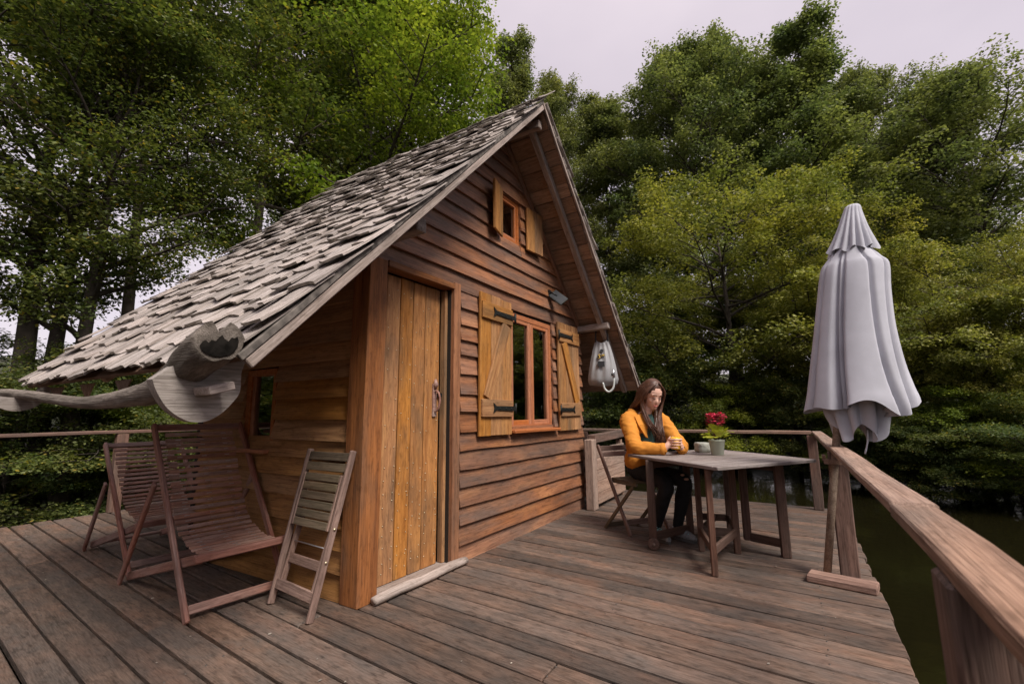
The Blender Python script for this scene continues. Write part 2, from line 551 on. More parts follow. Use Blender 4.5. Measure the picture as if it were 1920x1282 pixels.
# ------------------------------------------------------------------ terrain and water
def shore_r(th):
    """pond radius about (1.5, 0) in direction th"""
    d = math.degrees(th) % 360
    pts = [(0, 16.0), (20, 15.0), (45, 12.5), (70, 10.5), (90, 10.0), (115, 10.5), (150, 14), (190, 17), (240, 18), (290, 18), (330, 17.0), (360, 16.0)]
    for (a, ra), (b, rb) in zip(pts, pts[1:]):
        if a <= d <= b:
            t = (d - a) / (b - a); t = t * t * (3 - 2 * t)
            return ra + (rb - ra) * t
    return 16

WATER_Z = -0.55
def ground_z(x, y):
    dx, dy = x - 1.5, y
    d = math.hypot(dx, dy); th = math.atan2(dy, dx)
    r = shore_r(th) + .7 * noise.noise(V((x * .25, y * .25, 3.0)))
    e = d - r
    if e < 0:
        return WATER_Z - min(1.2, -e * .5)
    return WATER_Z + min(1.0, e * .45) + min(5.0, max(0, e - 2) * .16) + .25 * noise.noise(V((x * .2, y * .2, 0))) * min(1, e / 2)

rs = [0, 3, 6, 8] + [8.5 + .5 * i for i in range(28)] + [23, 25, 28, 32, 38, 46, 60, 80, 120, 200, 320]
nt_ = 120
gv = [(1.5, 0, ground_z(1.5, 0))]
for r in rs[1:]:
    for k in range(nt_):
        a = 2 * PI * k / nt_
        x, y = 1.5 + r * math.cos(a), r * math.sin(a)
        gv.append((x, y, ground_z(x, y) if r < 60 else 4.5))
gf = [(0, 1 + k, 1 + (k + 1) % nt_) for k in range(nt_)]
for i in range(len(rs) - 2):
    for k in range(nt_):
        a, b = 1 + i * nt_ + k, 1 + i * nt_ + (k + 1) % nt_
        gf.append((a, a + nt_, b + nt_, b))
tag(MB().add(gv, gf, True).build('ground', M['ground']), kind='structure')
wv = [(1.5, 0, WATER_Z)] + [(1.5 + 24 * math.cos(2 * PI * k / 64), 24 * math.sin(2 * PI * k / 64), WATER_Z) for k in range(64)]
tag(MB().add(wv, [(0, 1 + k, 1 + (k + 1) % 64) for k in range(64)]).build('water', M['water']), kind='structure')

# ------------------------------------------------------------------ deck
TAN = math.tan(math.radians(3.8))
DY0, DY1 = -2.67, 4.88
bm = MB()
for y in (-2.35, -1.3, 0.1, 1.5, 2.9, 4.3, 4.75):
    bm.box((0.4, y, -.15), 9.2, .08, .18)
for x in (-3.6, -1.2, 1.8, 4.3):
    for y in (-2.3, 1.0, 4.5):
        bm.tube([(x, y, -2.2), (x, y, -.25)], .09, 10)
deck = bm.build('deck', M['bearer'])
tag(deck, kind='structure')
x = -4.3
rb = random.Random(5)
boards = []
while x < 4.78:
    w = rb.choice((.132, .138, .142, .146, .15))
    xc = x + w / 2
    cuts = [DY0 + rb.uniform(-.012, .012), DY1 + rb.uniform(-.02, .02)]
    if rb.random() < .42:
        cuts.insert(1, rb.choice((-1.3, -1.3, .1, 1.5, 2.9)) + rb.uniform(-.02, .02))
    for c0, c1 in zip(cuts, cuts[1:]):
        dz = rb.uniform(-.003, .002)
        c1 = c1 - (.004 if c1 != cuts[-1] else 0)
        a = V((xc + TAN * c0, c0, -.021 + dz)); b = V((xc + TAN * c1, c1, -.021 + dz + rb.uniform(-.002, .002)))
        up = V((rb.uniform(-.012, .012), 0, 1))
        bar('plank', deck, a, b, w, .042, up, M['deck'], .006, max(3, int((c1 - c0) / .5)), .0022, skew=-TAN)
    boards.append((xc, w))
    x += w + rb.uniform(.013, .023)

sc_ = MB()
for xc, w in boards:
    for y in (-2.35, -1.3, 0.1, 1.5, 2.9, 4.3):
        for q in (-.3, .3):
            sc_.lathe([(.0001, .0012), (.0042, .0010), (.0045, -.004)], (xc + TAN * y + q * w + rb.uniform(-.006, .006), y + rb.uniform(-.012, .012), .001), 7)
tag(sc_.build('screw_heads', M['screw'], deck), kind='stuff')
lt = MB()
for k in range(150):
    x_, y_ = rb.uniform(-1.6, 4.4), rb.uniform(-2.5, 4.4)
    if x_ > -.05 and x_ < 3.5 and y_ > -.1: continue
    s_ = rb.choice((.003, .004, .005, .009)) ; a_ = rb.uniform(0, 6)
    p = [V((x_ + s_ * (1 + .5 * math.sin(q * 3 + k)) * math.cos(a_ + q * PI / 3), y_ + s_ * (1 + .4 * math.cos(q * 2 + k)) * math.sin(a_ + q * PI / 3) * .7, .0035 + rb.uniform(0, .002))) for q in range(6)]
    lt.prism(p, (0, 0, .0012))
tag(lt.build('deck_litter', M['litter'], deck), kind='stuff')

# ------------------------------------------------------------------ cabin
cabin = thing('cabin', 'small wooden cabin with steep grey shingle roof and amber plank door', 'cabin')
AX, AZ = 1.565, 4.075           # ridge
SL, SR = 1.05, 0.985            # slopes (rise over run) of the left and right roof side
EXL, EXR = -1.03, 4.24          # eaves
Y0, Y1 = -0.50, 2.30            # verges
W_R = 3.42
WALLX = 0.06
BACK = 2.08
def roof_z(x, d=0.0):
    """height of the roof's upper plane, lowered by d measured across the slope"""
    s = SL if x < AX else SR
    return AZ - s * abs(x - AX) - d * math.sqrt(1 + s * s)

def clip(poly, n, d):
    """keep points with n.p <= d (2D convex clip)"""
    out = []
    for i, p in enumerate(poly):
        q = poly[(i + 1) % len(poly)]
        a = n[0] * p[0] + n[1] * p[1] - d; b = n[0] * q[0] + n[1] * q[1] - d
        if a <= 0: out.append(p)
        if (a < 0 < b) or (b < 0 < a):
            t = a / (a - b)
            out.append((p[0] + (q[0] - p[0]) * t, p[1] + (q[1] - p[1]) * t))
    return out

def clip_roof(poly, off):
    # z <= AZ-off' - SL*(AX-x)  and  z <= AZ-off' - SR*(x-AX)
    oL = off * math.sqrt(1 + SL * SL); oR = off * math.sqrt(1 + SR * SR)
    poly = clip(poly, (-SL, 1), AZ - oL - SL * AX)
    if len(poly) > 2: poly = clip(poly, (SR, 1), AZ - oR + SR * AX)
    return poly

def lap_board(name, parent, x0, x1, zb, zt, mat, yb=-.036, yt=-.010, th=.02, mwf=None, seed=0, rclip=.06, flare=(0, 0)):
    """one lap board of a wall in the x-z plane (front towards -y)"""
    r = random.Random(seed)
    n = max(2, int((x1 - x0) / .22))
    poly = []
    ph = r.uniform(0, 10)
    for i in range(n + 1):
        xx = x0 + (x1 - x0) * i / n
        jz = .006 * noise.noise(V((xx * 1.7 + ph, ph, 0))) + r.uniform(-.0015, .0015)
        poly.append((xx + (-flare[0] if i == 0 else flare[1] if i == n else 0), zb + jz))
    poly += [(x1, zt), (x0, zt)]
    if rclip is not None: poly = clip_roof(poly, rclip)
    if len(poly) < 3: return None
    xs = [p[0] for p in poly]
    if max(xs) - min(xs) < .03: return None
    def y(z): return yb + (yt - yb) * (z - zb) / (zt - zb)
    m = MB()
    o = V((x0, 0, zb))
    m.prism([V((p[0], y(p[1]), p[1])) - o for p in poly], (0, th, 0))
    m.f = [f[::-1] for f in m.f]
    mw = Matrix.Translation(o)
    if mwf is not None: mw = mwf @ mw
    return m.build(name, mat, parent, mw)

# wall cores, with real openings
def wall_rects(x0, x1, z0, z1, holes):
    xs = sorted({x0, x1} | {h[0] for h in holes} | {h[1] for h in holes})
    zs = sorted({z0, z1} | {h[2] for h in holes} | {h[3] for h in holes})
    for a, b in zip(xs, xs[1:]):
        for c, d in zip(zs, zs[1:]):
            if not any(h[0] <= (a + b) / 2 <= h[1] and h[2] <= (c + d) / 2 <= h[3] for h in holes):
                yield a, b, c, d
DOOR = (.155, .86, .03, 2.14)
WIN = (1.73, 2.62, .975, 2.125)
UWIN = (1.575, 1.945, 2.845, 3.32)
SWIN = (1.02, 1.42, .90, 1.49)
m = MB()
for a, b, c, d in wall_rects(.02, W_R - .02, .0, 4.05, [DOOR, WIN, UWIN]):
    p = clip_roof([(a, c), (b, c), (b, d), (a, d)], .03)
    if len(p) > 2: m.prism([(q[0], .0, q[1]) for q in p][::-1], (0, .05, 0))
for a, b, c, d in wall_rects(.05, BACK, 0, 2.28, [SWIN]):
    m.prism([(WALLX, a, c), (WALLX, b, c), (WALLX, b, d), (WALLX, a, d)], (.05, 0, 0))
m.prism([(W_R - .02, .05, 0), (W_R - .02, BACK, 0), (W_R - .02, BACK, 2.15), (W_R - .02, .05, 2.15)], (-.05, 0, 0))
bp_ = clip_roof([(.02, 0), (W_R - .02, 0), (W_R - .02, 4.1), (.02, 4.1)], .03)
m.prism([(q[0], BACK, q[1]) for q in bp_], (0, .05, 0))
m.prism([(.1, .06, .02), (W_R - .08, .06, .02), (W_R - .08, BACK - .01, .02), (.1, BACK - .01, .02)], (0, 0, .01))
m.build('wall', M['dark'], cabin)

# gable siding
rows = [-.005, .133, .279, .415, .558, .692, .84, .985, 1.15, 1.292, 1.455, 1.61, 1.735, 1.862, 2.005, 2.15, 2.295]
while rows[-1] < 3.9: rows.append(rows[-1] + .146)
sd_ = 100
for i, zb in enumerate(rows):
    zt = (rows[i + 1] if i + 1 < len(rows) else zb + .146) + .025
    spans = []
    xl = .955 if zb < 2.1 else (.02 if i == 15 else .115)
    if 6 < i < 15: spans = [(xl, WIN[0] - .005), (WIN[1] + .005, W_R)]
    elif zb < UWIN[3] and zt - .03 > UWIN[2]: spans = [(xl, UWIN[0] - .005), (UWIN[1] + .005, W_R + .3)]
    else: spans = [(xl, W_R if zb < 2.28 else W_R + .3)]
    if len(spans) == 2 and zb > 2.3:
        for c_lo, c_hi in ((zb, min(zt, UWIN[2] + .012)), (max(zb, UWIN[3] - .012), zt)):
            if c_hi - c_lo > .03:
                sd_ += 1
                lap_board('siding_board', cabin, UWIN[0] - .006, UWIN[1] + .006, c_lo, c_hi, M['siding'], yb=-.036 if c_lo == zb else -.02, seed=sd_, rclip=.028)
    for x0, x1 in spans:
        sd_ += 1
        fl = (0.0, .012 if x1 >= W_R and zb < 2.2 else 0)
        yb = -.014 if i == 0 else (-.024 if i == 15 else -.036 - random.Random(sd_).uniform(0, .006))
        lap_board('siding_board', cabin, x0, x1, zb, zt, M['siding'], yb=yb, seed=sd_, flare=fl, rclip=.028)
# side wall siding (front towards -x): local x runs along -y
srows = [.0, .157, .292, .425, .588, .72, .845, .96, 1.101, 1.248, 1.379, 1.499, 1.63, 1.77, 1.90, 2.04, 2.18]
MW = Matrix(((0, 1, 0, WALLX), (-1, 0, 0, 0), (0, 0, 1, 0), (0, 0, 0, 1)))   # (x,y,z)->(y+WALLX, -x, z)
for i, zb in enumerate(srows):
    zt = (srows[i + 1] if i + 1 < len(srows) else zb + .1) + .022
    if 6 < i < 11: spans = [(-SWIN[0] + .012, -.15), (-BACK, -SWIN[1])]
    else: spans = [(-BACK, -.15)]
    for x0, x1 in spans:
        sd_ += 1
        lap_board('siding_board', cabin, x0, x1, zb, zt, M['sidewall'], yb=-.044 - random.Random(sd_).uniform(0, .008), mwf=MW, seed=sd_, rclip=None)
# right side wall boards (seen from a step aside)
MW2 = Matrix(((0, -1, 0, W_R - .02), (1, 0, 0, 0), (0, 0, 1, 0), (0, 0, 0, 1)))
for i, zb in enumerate(srows[:-1]):
    sd_ += 1
    lap_board('siding_board', cabin, .0, BACK, zb, srows[i + 1] + .022, M['siding'], mwf=MW2, seed=sd_, rclip=None)
# gable trim along the right roof side
pa = V((AX + .05, -.028, roof_z(AX + .05, .066))); pb = V((W_R + .02, -.028, roof_z(W_R + .02, .066)))
bar('gable_trim', cabin, pa, pb, .075, .03, (0, -1, 0), M['siding'], .004, 3, .002)
pa = V((AX - .05, -.028, roof_z(AX - .05, .066))); pb = V((.1, -.028, roof_z(.1, .066)))
bar('gable_trim', cabin, pa, pb, .075, .03, (0, -1, 0), M['siding'], .004, 3, .002)

# corner post, door frame, door
bar('corner_post', cabin, (.077, .055, 0), (.077, .055, 2.18), .154, .165, (0, -1, 0), M['post'], .005, 6, .002)
bar('door_jamb', cabin, (.905, .03, .03), (.905, .03, 2.20), .085, .13, (0, -1, 0), M['post'], .004, 4, .0015)
bar('door_lintel', cabin, (.156, .02, 2.163), (.945, .02, 2.163), .11, .048, (0, 0, 1), M['post'], .004, 3, .001)
bar('door_stop', cabin, (.846, .058, .034), (.846, .058, 2.13), .031, .05, (0, -1, 0), M['shutter'], .003, 4, .001)
door = MB().box((.49, .115, 1.09), .66, .02, 2.06).build('door', M['dark'], cabin)
px_ = [.158, .232, .362, .492, .622, .745, .808]
px_ = [.158, .235, .372, .505, .637, .808]
for a, b in zip(px_, px_[1:]):
    bar('door_plank', door, ((a + b) / 2, .085, .034), ((a + b) / 2, .085, 2.125 + random.uniform(-.004, .004)), b - a - .008, .035, (0, -1, 0), M['door'], .004, 5, .0012)
st = MB()
rs_ = random.Random(3)
for a, b in zip(px_, px_[1:]):
    for xx in (a + .028, b - .028):
        z = .12
        while z < 2.05:
            st.sphere((xx + rs_.uniform(-.006, .006), .066, z + rs_.uniform(-.02, .02)), .0042, 6, 4)
            z += rs_.choice((.055, .075, .10)) if z < .75 else rs_.choice((.12, .16, .22))
tag(st.build('door_nails', M['brass'], door), kind='stuff')
hd = MB()
hd.tube([(.745, .055, 1.33), (.745, .045, 1.36), (.745, .05, 1.40)], [.014, .02, .008], 8)
hd.tube(ipol([(.745, .05, 1.31), (.745, .02, 1.30), (.748, .005, 1.24), (.745, .02, 1.17), (.745, .05, 1.15)], 12), .008, 8)
hd.box((.745, .06, 1.24), .04, .012, .25)
hd.build('handle', M['redchair'], door)
MB().box((.795, .055, 1.28), .045, .02, .03).build('latch', M['iron'], door)
th = ipol([(.085, -.075, .03), (.3, -.07, .034), (.55, -.075, .03), (.8, -.065, .033), (.985, -.07, .03)], 14)
tm = MB().tube([V(p) for p in th], [.03, .036, .037, .036, .039, .037, .035, .038, .036, .037, .038, .036, .035, .032], 10, squash=.8)
o_ = V((.085, -.075, 0))
tm.v = [tuple(V(v) - o_) for v in tm.v]
tm.build('threshold', M['grey'], cabin, Matrix.Translation(o_))
bar('sill_step', cabin, (.157, .045, .017), (.861, .045, .017), .15, .030, (0, 0, 1), M['grey'], .004, 3, .001)

# windows
def window(name, x0, x1, z0, z1, sashes, fw=.055, yf=-.006, sw=.052):
    m = MB()
    # outer frame (jambs and head)
    for a, b, c, d in ((x0, x0 + fw, z0, z1), (x1 - fw, x1, z0, z1), (x0 + fw, x1 - fw, z1 - fw, z1), (x0 + fw, x1 - fw, z0, z0 + fw)):
        m.box(((a + b) / 2, yf + .045, (c + d) / 2), b - a - .001, .09, d - c - .001)
    fr = m.build(name, M['winframe'], cabin)
    inner = (x1 - x0 - 2 * fw + .03) / sashes
    for k in range(sashes):
        a = x0 + fw - .015 + inner * k + .002; b = a + inner - .004
        c, d = z0 + fw - .012, z1 - fw + .012
        yy = yf + .028
        for nm, p, q, ww in (('sash_stile', (a + sw / 2, yy, c), (a + sw / 2, yy, d), sw), ('sash_stile', (b - sw / 2, yy, c), (b - sw / 2, yy, d), sw),
                             ('sash_rail', (a + sw, yy, c + sw / 2), (b - sw, yy, c + sw / 2), sw), ('sash_rail', (a + sw, yy, d - sw / 2), (b - sw, yy, d - sw / 2), sw)):
            bar(nm, fr, p, q, ww - .0005, .045, (0, -1, 0), M['winframe'], .005, 1)
        MB().box(((a + b) / 2, yy + .004, (c + d) / 2), b - a - 2 * sw + .012, .006, d - c - 2 * sw + .012).build('pane', M['glass'], fr)
    return fr
w1 = window('window', WIN[0], WIN[1], WIN[2], WIN[3], 2, .05, -.004, .055)
bar('window_sill', w1, (1.70, -.045, .967), (2.66, -.045, .963), .10, .032, (0, -.06, 1), M['winframe'], .006, 2, .001)
w2 = window('window', UWIN[0], UWIN[1], UWIN[2], UWIN[3], 1, .04, -.004, .04)
cm = MB()
cvs = []
for i in range(9):
    for k in range(9):
        u, t = i / 8, k / 8
        xx = UWIN[0] + .05 + u * .26 * (1 - .55 * t)
        cvs.append((xx + .04, .050 + .008 * math.sin(u * 18 + t * 2), UWIN[2] + .06 + t * .38))
cm.add(cvs, [(i * 9 + k, (i + 1) * 9 + k, (i + 1) * 9 + k + 1, i * 9 + k + 1) for i in range(8) for k in range(8)], True)
cm.build('curtain', M['curtain'], w2)
# side window (faces -x)
sm_ = MB()
y0, y1, z0, z1 = SWIN
for a, b, c, d in ((y0, y0 + .03, z0, z1), (y1 - .06, y1, z0, z1), (y0 + .03, y1 - .06, z1 - .05, z1), (y0 + .03, y1 - .06, z0, z0 + .05)):
    sm_.box((WALLX + .02, (a + b) / 2, (c + d) / 2), .08, b - a - .001, d - c - .001)
w3 = sm_.build('window', M['winframe'], cabin)
for p, q in (((0, y1 - .08, z0 + .05), (0, y1 - .08, z1 - .05)), ((0, y0 + .04, z0 + .05), (0, y0 + .04, z1 - .05))):
    bar('sash_stile', w3, V(p) + V((WALLX + .01, 0, 0)), V(q) + V((WALLX + .01, 0, 0)), .04, .04, (-1, 0, 0), M['winframe'], .004, 1)
MB().box((WALLX + .015, (y0 + y1) / 2 - .01, (z0 + z1) / 2), .006, .3, .5).build('pane', M['glass'], w3)
bar('window_sill', w3, (WALLX - .035, y0 - .0, .87), (WALLX - .035, y1 + .02, .87), .09, .03, (0, 0, 1), M['winframe'], .004, 1)

# shutters
def shutter(x0, x1, z0, z1, nb, braced, lean=0.0, ang=0.0, hinge='l', seed=1):
    """boards flat against the wall; ang swings it away from the wall about its hinge side"""
    W_, H_ = x1 - x0, z1 - z0
    hx = x1 if hinge == 'r' else x0
    base = Matrix.Translation((hx, -.058, z0)) @ Matrix.Rotation(ang, 4, 'Z') @ Matrix.Rotation(lean, 4, 'Y')
    off = -W_ if hinge == 'r' else 0.0
    root = MB().box((off + W_ / 2, .014, H_ / 2), W_ - .02, .006, H_ - .02).build('shutter', M['shutter'], cabin, base)
    def b_(name, a, b, w, t, mat=M['shutter'], **k):
        a = base @ V((a[0] + off, a[1], a[2])); b = base @ V((b[0] + off, b[1], b[2]))
        return bar(name, root, a, b, w, t, base.to_3x3() @ V((0, -1, 0)), mat, .003, 3, .001, **k)
    bw = W_ / nb
    for k in range(nb):
        b_('shutter_board', (bw * (k + .5), 0, random.uniform(-.004, .004)), (bw * (k + .5), 0, H_ + random.uniform(-.004, .004)), bw - .005, .022)
    if braced:
        zl, zh = H_ * .19, H_ * .875
        for zc in (zl, zh):
            b_('batten', (.012, -.022, zc), (W_ - .012, -.022, zc), .15, .022)
        if hinge == 'r':
            b_('brace', (W_ * .2, -.022, zl + .08), (W_ * .78, -.022, zh - .08), .13, .02)
        else:
            b_('brace', (W_ * .8, -.022, zl + .08), (W_ * .22, -.022, zh - .08), .13, .02)
        for zc in (zl, zh):
            hm = MB()
            s = 1 if hinge == 'l' else -1
            hxx = 0 if hinge == 'l' else W_
            def P(u, z): return base @ V((hxx + s * u + off, -.037, zc + z))
            poly = [P(-.02, -.022), P(.30, -.018), P(.345, -.045), P(.33, 0), P(.345, .045), P(.30, .018), P(-.02, .022)]
            hm.prism(poly if s < 0 else poly[::-1], base.to_3x3() @ V((0, -.006, 0)))
            for u in (.06, .15, .25): hm.sphere(P(u, 0) + base.to_3x3() @ V((0, -.006, 0)), .009, 6, 4)
            hm.tube([P(-.025, -.05), P(-.025, .05)], .011, 8)
            hm.build('hinge', M['iron'], root)
    return root
shutter(1.165, 1.675, .94, 2.185, 3, True, lean=math.radians(.6), hinge='r')
shutter(2.70, 3.265, .935, 2.175, 3, True, lean=math.radians(-.5), hinge='l')
shutter(1.30, 1.545, 2.81, 3.30, 1, False, ang=math.radians(16), hinge='r')
shutter(2.02, 2.325, 2.835, 3.305, 2, False, ang=math.radians(-4), hinge='l')

# roof carcass
def slope_pt(side, s, y, n=0.0):
    """s: distance down from the ridge along the slope, n: height across the roof plane"""
    k = SL if side < 0 else SR
    q = math.sqrt(1 + k * k)
    d = V((side / q, 0, -k / q)); nn = V((side * k / q, 0, 1 / q))
    return V((AX, y, AZ)) + d * s + nn * n
LENL = (AX - EXL) * math.sqrt(1 + SL * SL)
LENR = (EXR - AX) * math.sqrt(1 + SR * SR)
def slope_n(side):
    k = SL if side < 0 else SR; q = math.sqrt(1 + k * k)
    return V((side * k / q, 0, 1 / q))
for side, LEN in ((-1, LENL), (1, LENR)):
    s = .02
    while s < LEN - .06:
        w = min(random.uniform(.15, .24), LEN - s)
        bar('roof_board', cabin, slope_pt(side, s + w / 2, Y0 + random.uniform(-.008, .008), -.010), slope_pt(side, s + w / 2, Y1, -.010), w - .006, .020, slope_n(side), M['soffit'] if side > 0 else M['felt'], .003, 3, .0015)
        s += w
    # rafters and verge boards
    for y in (-.335, 1.0, 2.17):
        bar('rafter', cabin, slope_pt(side, .03, y, -.040 if side < 0 else -.056), slope_pt(side, LEN - (.02 if side < 0 else .03), y, -.040 if side < 0 else -.056), .06, .036 if side < 0 else .068, slope_n(side), M['grey'] if y < 0 else M['soffit'], .005, 5, .002)
    if side < 0:
        bar('verge_strip', cabin, slope_pt(side, .0, Y0 - .018, .002), slope_pt(side, LEN, Y0 - .018, .002), .022, .030, slope_n(side), M['strip'], .003, 12, .004)
        bar('fascia', cabin, slope_pt(side, .03, Y0 - .012, -.038), slope_pt(side, LEN - .01, Y0 - .012, -.038), .026, .046, slope_n(side), M['grey'], .005, 7, .0015)
    else:
        bar('verge_strip', cabin, slope_pt(side, .0, Y0 - .018, -.012), slope_pt(side, LEN, Y0 - .018, -.012), .02, .03, slope_n(side), M['grey'], .003, 9, .003)
# beams that stick out of the gable
bar('purlin', cabin, (.125, .1, 2.335), (.105, -.375, 2.345), .085, .095, (0, 0, 1), M['purlin'], .006, 2, .002)
bar('purlin', cabin, (3.36, .05, 2.175), (3.37, -.44, 2.195), .09, .075, (0, 0, 1), M['grey'], .006, 2, .002)
bar('ridge_beam', cabin, (AX + .07, .2, 3.905), (AX + .07, -.45, 3.905), .065, .08, (0, 0, 1), M['grey'], .006, 2, .002)
bar('ridge_beam', cabin, (AX, 2.25, 3.86), (AX, .0, 3.86), .08, .11, (0, 0, 1), M['soffit'], .006, 2, .002)

# ---- shingles
NV = 26
shv = []
for k in range(NV):
    r = random.Random(900 + k)
    w = r.choice((.09, .11, .125, .145, .165, .19, .22)) * r.uniform(.95, 1.05)
    L = .44 * r.uniform(.92, 1.06)
    th = r.uniform(.009, .018)
    curl = r.uniform(0, .010) + (.018 if r.random() < .12 else 0)
    nx, ny = 4, 3
    vs = []
    sk = r.uniform(-.015, .015)
    butt = [r.uniform(-.014, .014) + .01 * math.sin(j * 2.1 + k) for j in range(ny + 1)]
    cup = r.uniform(-.006, .008)
    for top in (1, 0):
        for i in range(nx + 1):
            u = i / nx
            for j in range(ny + 1):
                t = j / ny - .5
                xx = u * L + (butt[j] + sk * t * 2 if i == nx else 0)
                zz = (.004 + (th - .004) * u if top else 0) + curl * max(0, u - .45) ** 2 * 3.3 + cup * (4 * t * t) * u
                vs.append((xx, t * w * (1 + .03 * math.sin(u * 5 + k)), zz))
    st = (nx + 1) * (ny + 1)
    fs = []; mi = []
    for i in range(nx):
        for j in range(ny):
            a = i * (ny + 1) + j
            fs.append((a, a + ny + 1, a + ny + 2, a + 1)); mi.append(0)
            fs.append((st + a, st + a + 1, st + a + ny + 2, st + a + ny + 1)); mi.append(0)
        a = i * (ny + 1); b = a + ny + 1
        fs.append((a, st + a, st + b, b)); mi.append(0)
        a = i * (ny + 1) + ny; b = a + ny + 1
        fs.append((a, b, st + b, st + a)); mi.append(0)
    for j in range(ny):
        a = nx * (ny + 1) + j
        fs.append((a, st + a, st + a + 1, a + 1)); mi.append(1)
        a = j
        fs.append((a, a + 1, st + a + 1, st + a)); mi.append(0)
    me = bpy.data.meshes.new('shingle')
    me.from_pydata(vs, [], fs)
    me.materials.append(M['shingle']); me.materials.append(M['butt'])
    me.polygons.foreach_set('material_index', mi)
    me.update()
    shv.append((w, me, vs, fs, mi))
EXPO = .165
placed = []
for side, LEN in ((-1, LENL), (1, LENR)):
    n_rows = int((LEN + .08) / EXPO) + 1
    for rrow in range(n_rows + 1):
        butt_s = LEN + .03 - rrow * EXPO
        if butt_s < .12: butt_s = .12 if side < 0 else .2
        y = Y0 - .035 + random.uniform(-.02, .02)
        while y < Y1 + .02:
            w, me, vs, fs, mi = random.choice(shv)
            yc = y + w / 2
            s_b = butt_s + random.uniform(-.03, .03)
            lift = random.uniform(0, .004) + (.015 if random.random() < .08 else 0)
            sag = -.03 * math.sin(PI * min(1, max(0, (yc - Y0) / (Y1 - Y0)))) * math.sin(PI * min(1, max(0, s_b / LEN)))
            L = .44
            p_top = slope_pt(side, s_b - L, yc, .012 + lift * .3 + sag)
            p_bot = slope_pt(side, s_b, yc, .037 + lift + sag)
            mw = frame(p_top, p_bot, slope_n(side)) @ Matrix.Rotation(random.uniform(-.035, .035), 4, 'Z') @ Matrix.Rotation(random.uniform(-.03, .03), 4, 'X')
            if not (side > 0 and s_b - L < -.05):
                placed.append((side, (p_bot - CAM).length, mw, me, vs, fs, mi))
            y += w + random.uniform(.001, .008)
placed.sort(key=lambda q: (q[0], q[1]))
near = [q for q in placed if q[0] < 0][:298]
rest = [q for q in placed if q[0] < 0][298:] + [q for q in placed if q[0] > 0]
for q in near:
    link(bpy.data.objects.new('shingle', q[3]), cabin, q[2])
V4 = []; F4 = []; MI = []
b0 = 0
allv = []; allf = []; allm = []
for q in rest:
    a = np.array(q[4]); mat_ = np.array(q[2])
    allv.append(a @ mat_[:3, :3].T + mat_[:3, 3])
    allf.append(np.array(q[5]) + b0); allm += q[6]
    b0 += len(a)
me = mesh_np('far_shingles', np.concatenate(allv), np.concatenate(allf), None)
def island_shingle():
    m = M['shingle'].copy(); m.name = 'shingle_wood_field'
    nt = m.node_tree
    g = nt.nodes.new('ShaderNodeNewGeometry')
    for n in list(nt.nodes):
        if n.type == 'OBJECT_INFO':
            for l in list(nt.links):
                if l.from_node == n: nt.links.new(g.outputs['Random Per Island'], l.to_socket)
        if n.type == 'MAPPING':     # grain along the slope
            s = n.inputs['Scale'].default_value
            n.inputs['Rotation'].default_value = (0, math.atan(-SL), 0)
    return m
me.materials.append(island_shingle()); me.materials.append(M['butt'])
me.polygons.foreach_set('material_index', allm)
tag(link(bpy.data.objects.new('far_shingles', me), cabin), kind='stuff')
# felt corners hanging under the eave
for y, w in ((.72, .22), (1.25, .24), (1.8, .28)):
    MB().prism([(EXL + .04, y - w / 2, roof_z(EXL + .04, .045)), (EXL + .04, y + w / 2, roof_z(EXL + .04, .045)), (EXL + .05, y + .01, roof_z(EXL + .04, .045) - .10)], (.006, 0, 0)).build('felt_flap', M['felt'], cabin)

# gutter brackets
def bracket(y, outline, th, c, r):
    m = MB()
    oc = [tuple(q) for q in ipol(list(outline) + [outline[0]], 60)][:-1]
    m.prism([(x, y, z) for x, z in oc][::-1], (0, th, 0))
    o = V((c[0], y, c[1]))
    m.v = [tuple(V(v) - o) for v in m.v]
    return m.build('gutter_bracket', M['plate'], cabin, Matrix.Translation(o))
OUTL = [(-1.262, 1.262), (-1.245, 1.22), (-1.21, 1.165), (-1.165, 1.128), (-1.12, 1.110), (-1.07, 1.113), (-1.02, 1.143), (-.975, 1.195), (-.957, 1.235), (-.957, 1.315), (-.93, 1.40), (-1.0, 1.425), (-1.16, 1.345)]
bracket(-.40, OUTL, .05, (-1.1, 1.25), .1)
bracket(1.95, [(-1.255, 1.275), (-1.245, 1.235), (-1.21, 1.20), (-1.16, 1.178), (-1.11, 1.175), (-1.06, 1.192), (-1.02, 1.225), (-.995, 1.27), (-.97, 1.33), (-1.03, 1.33), (-1.06, 1.275), (-1.15, 1.262)], .05, (-1.1, 1.25), .1)
bar('wedge_block', cabin, (-1.125, -.455, 1.222), (-1.035, -.45, 1.247), .112, .032, (-.2, 0, 1), M['grey'], .003, 1)

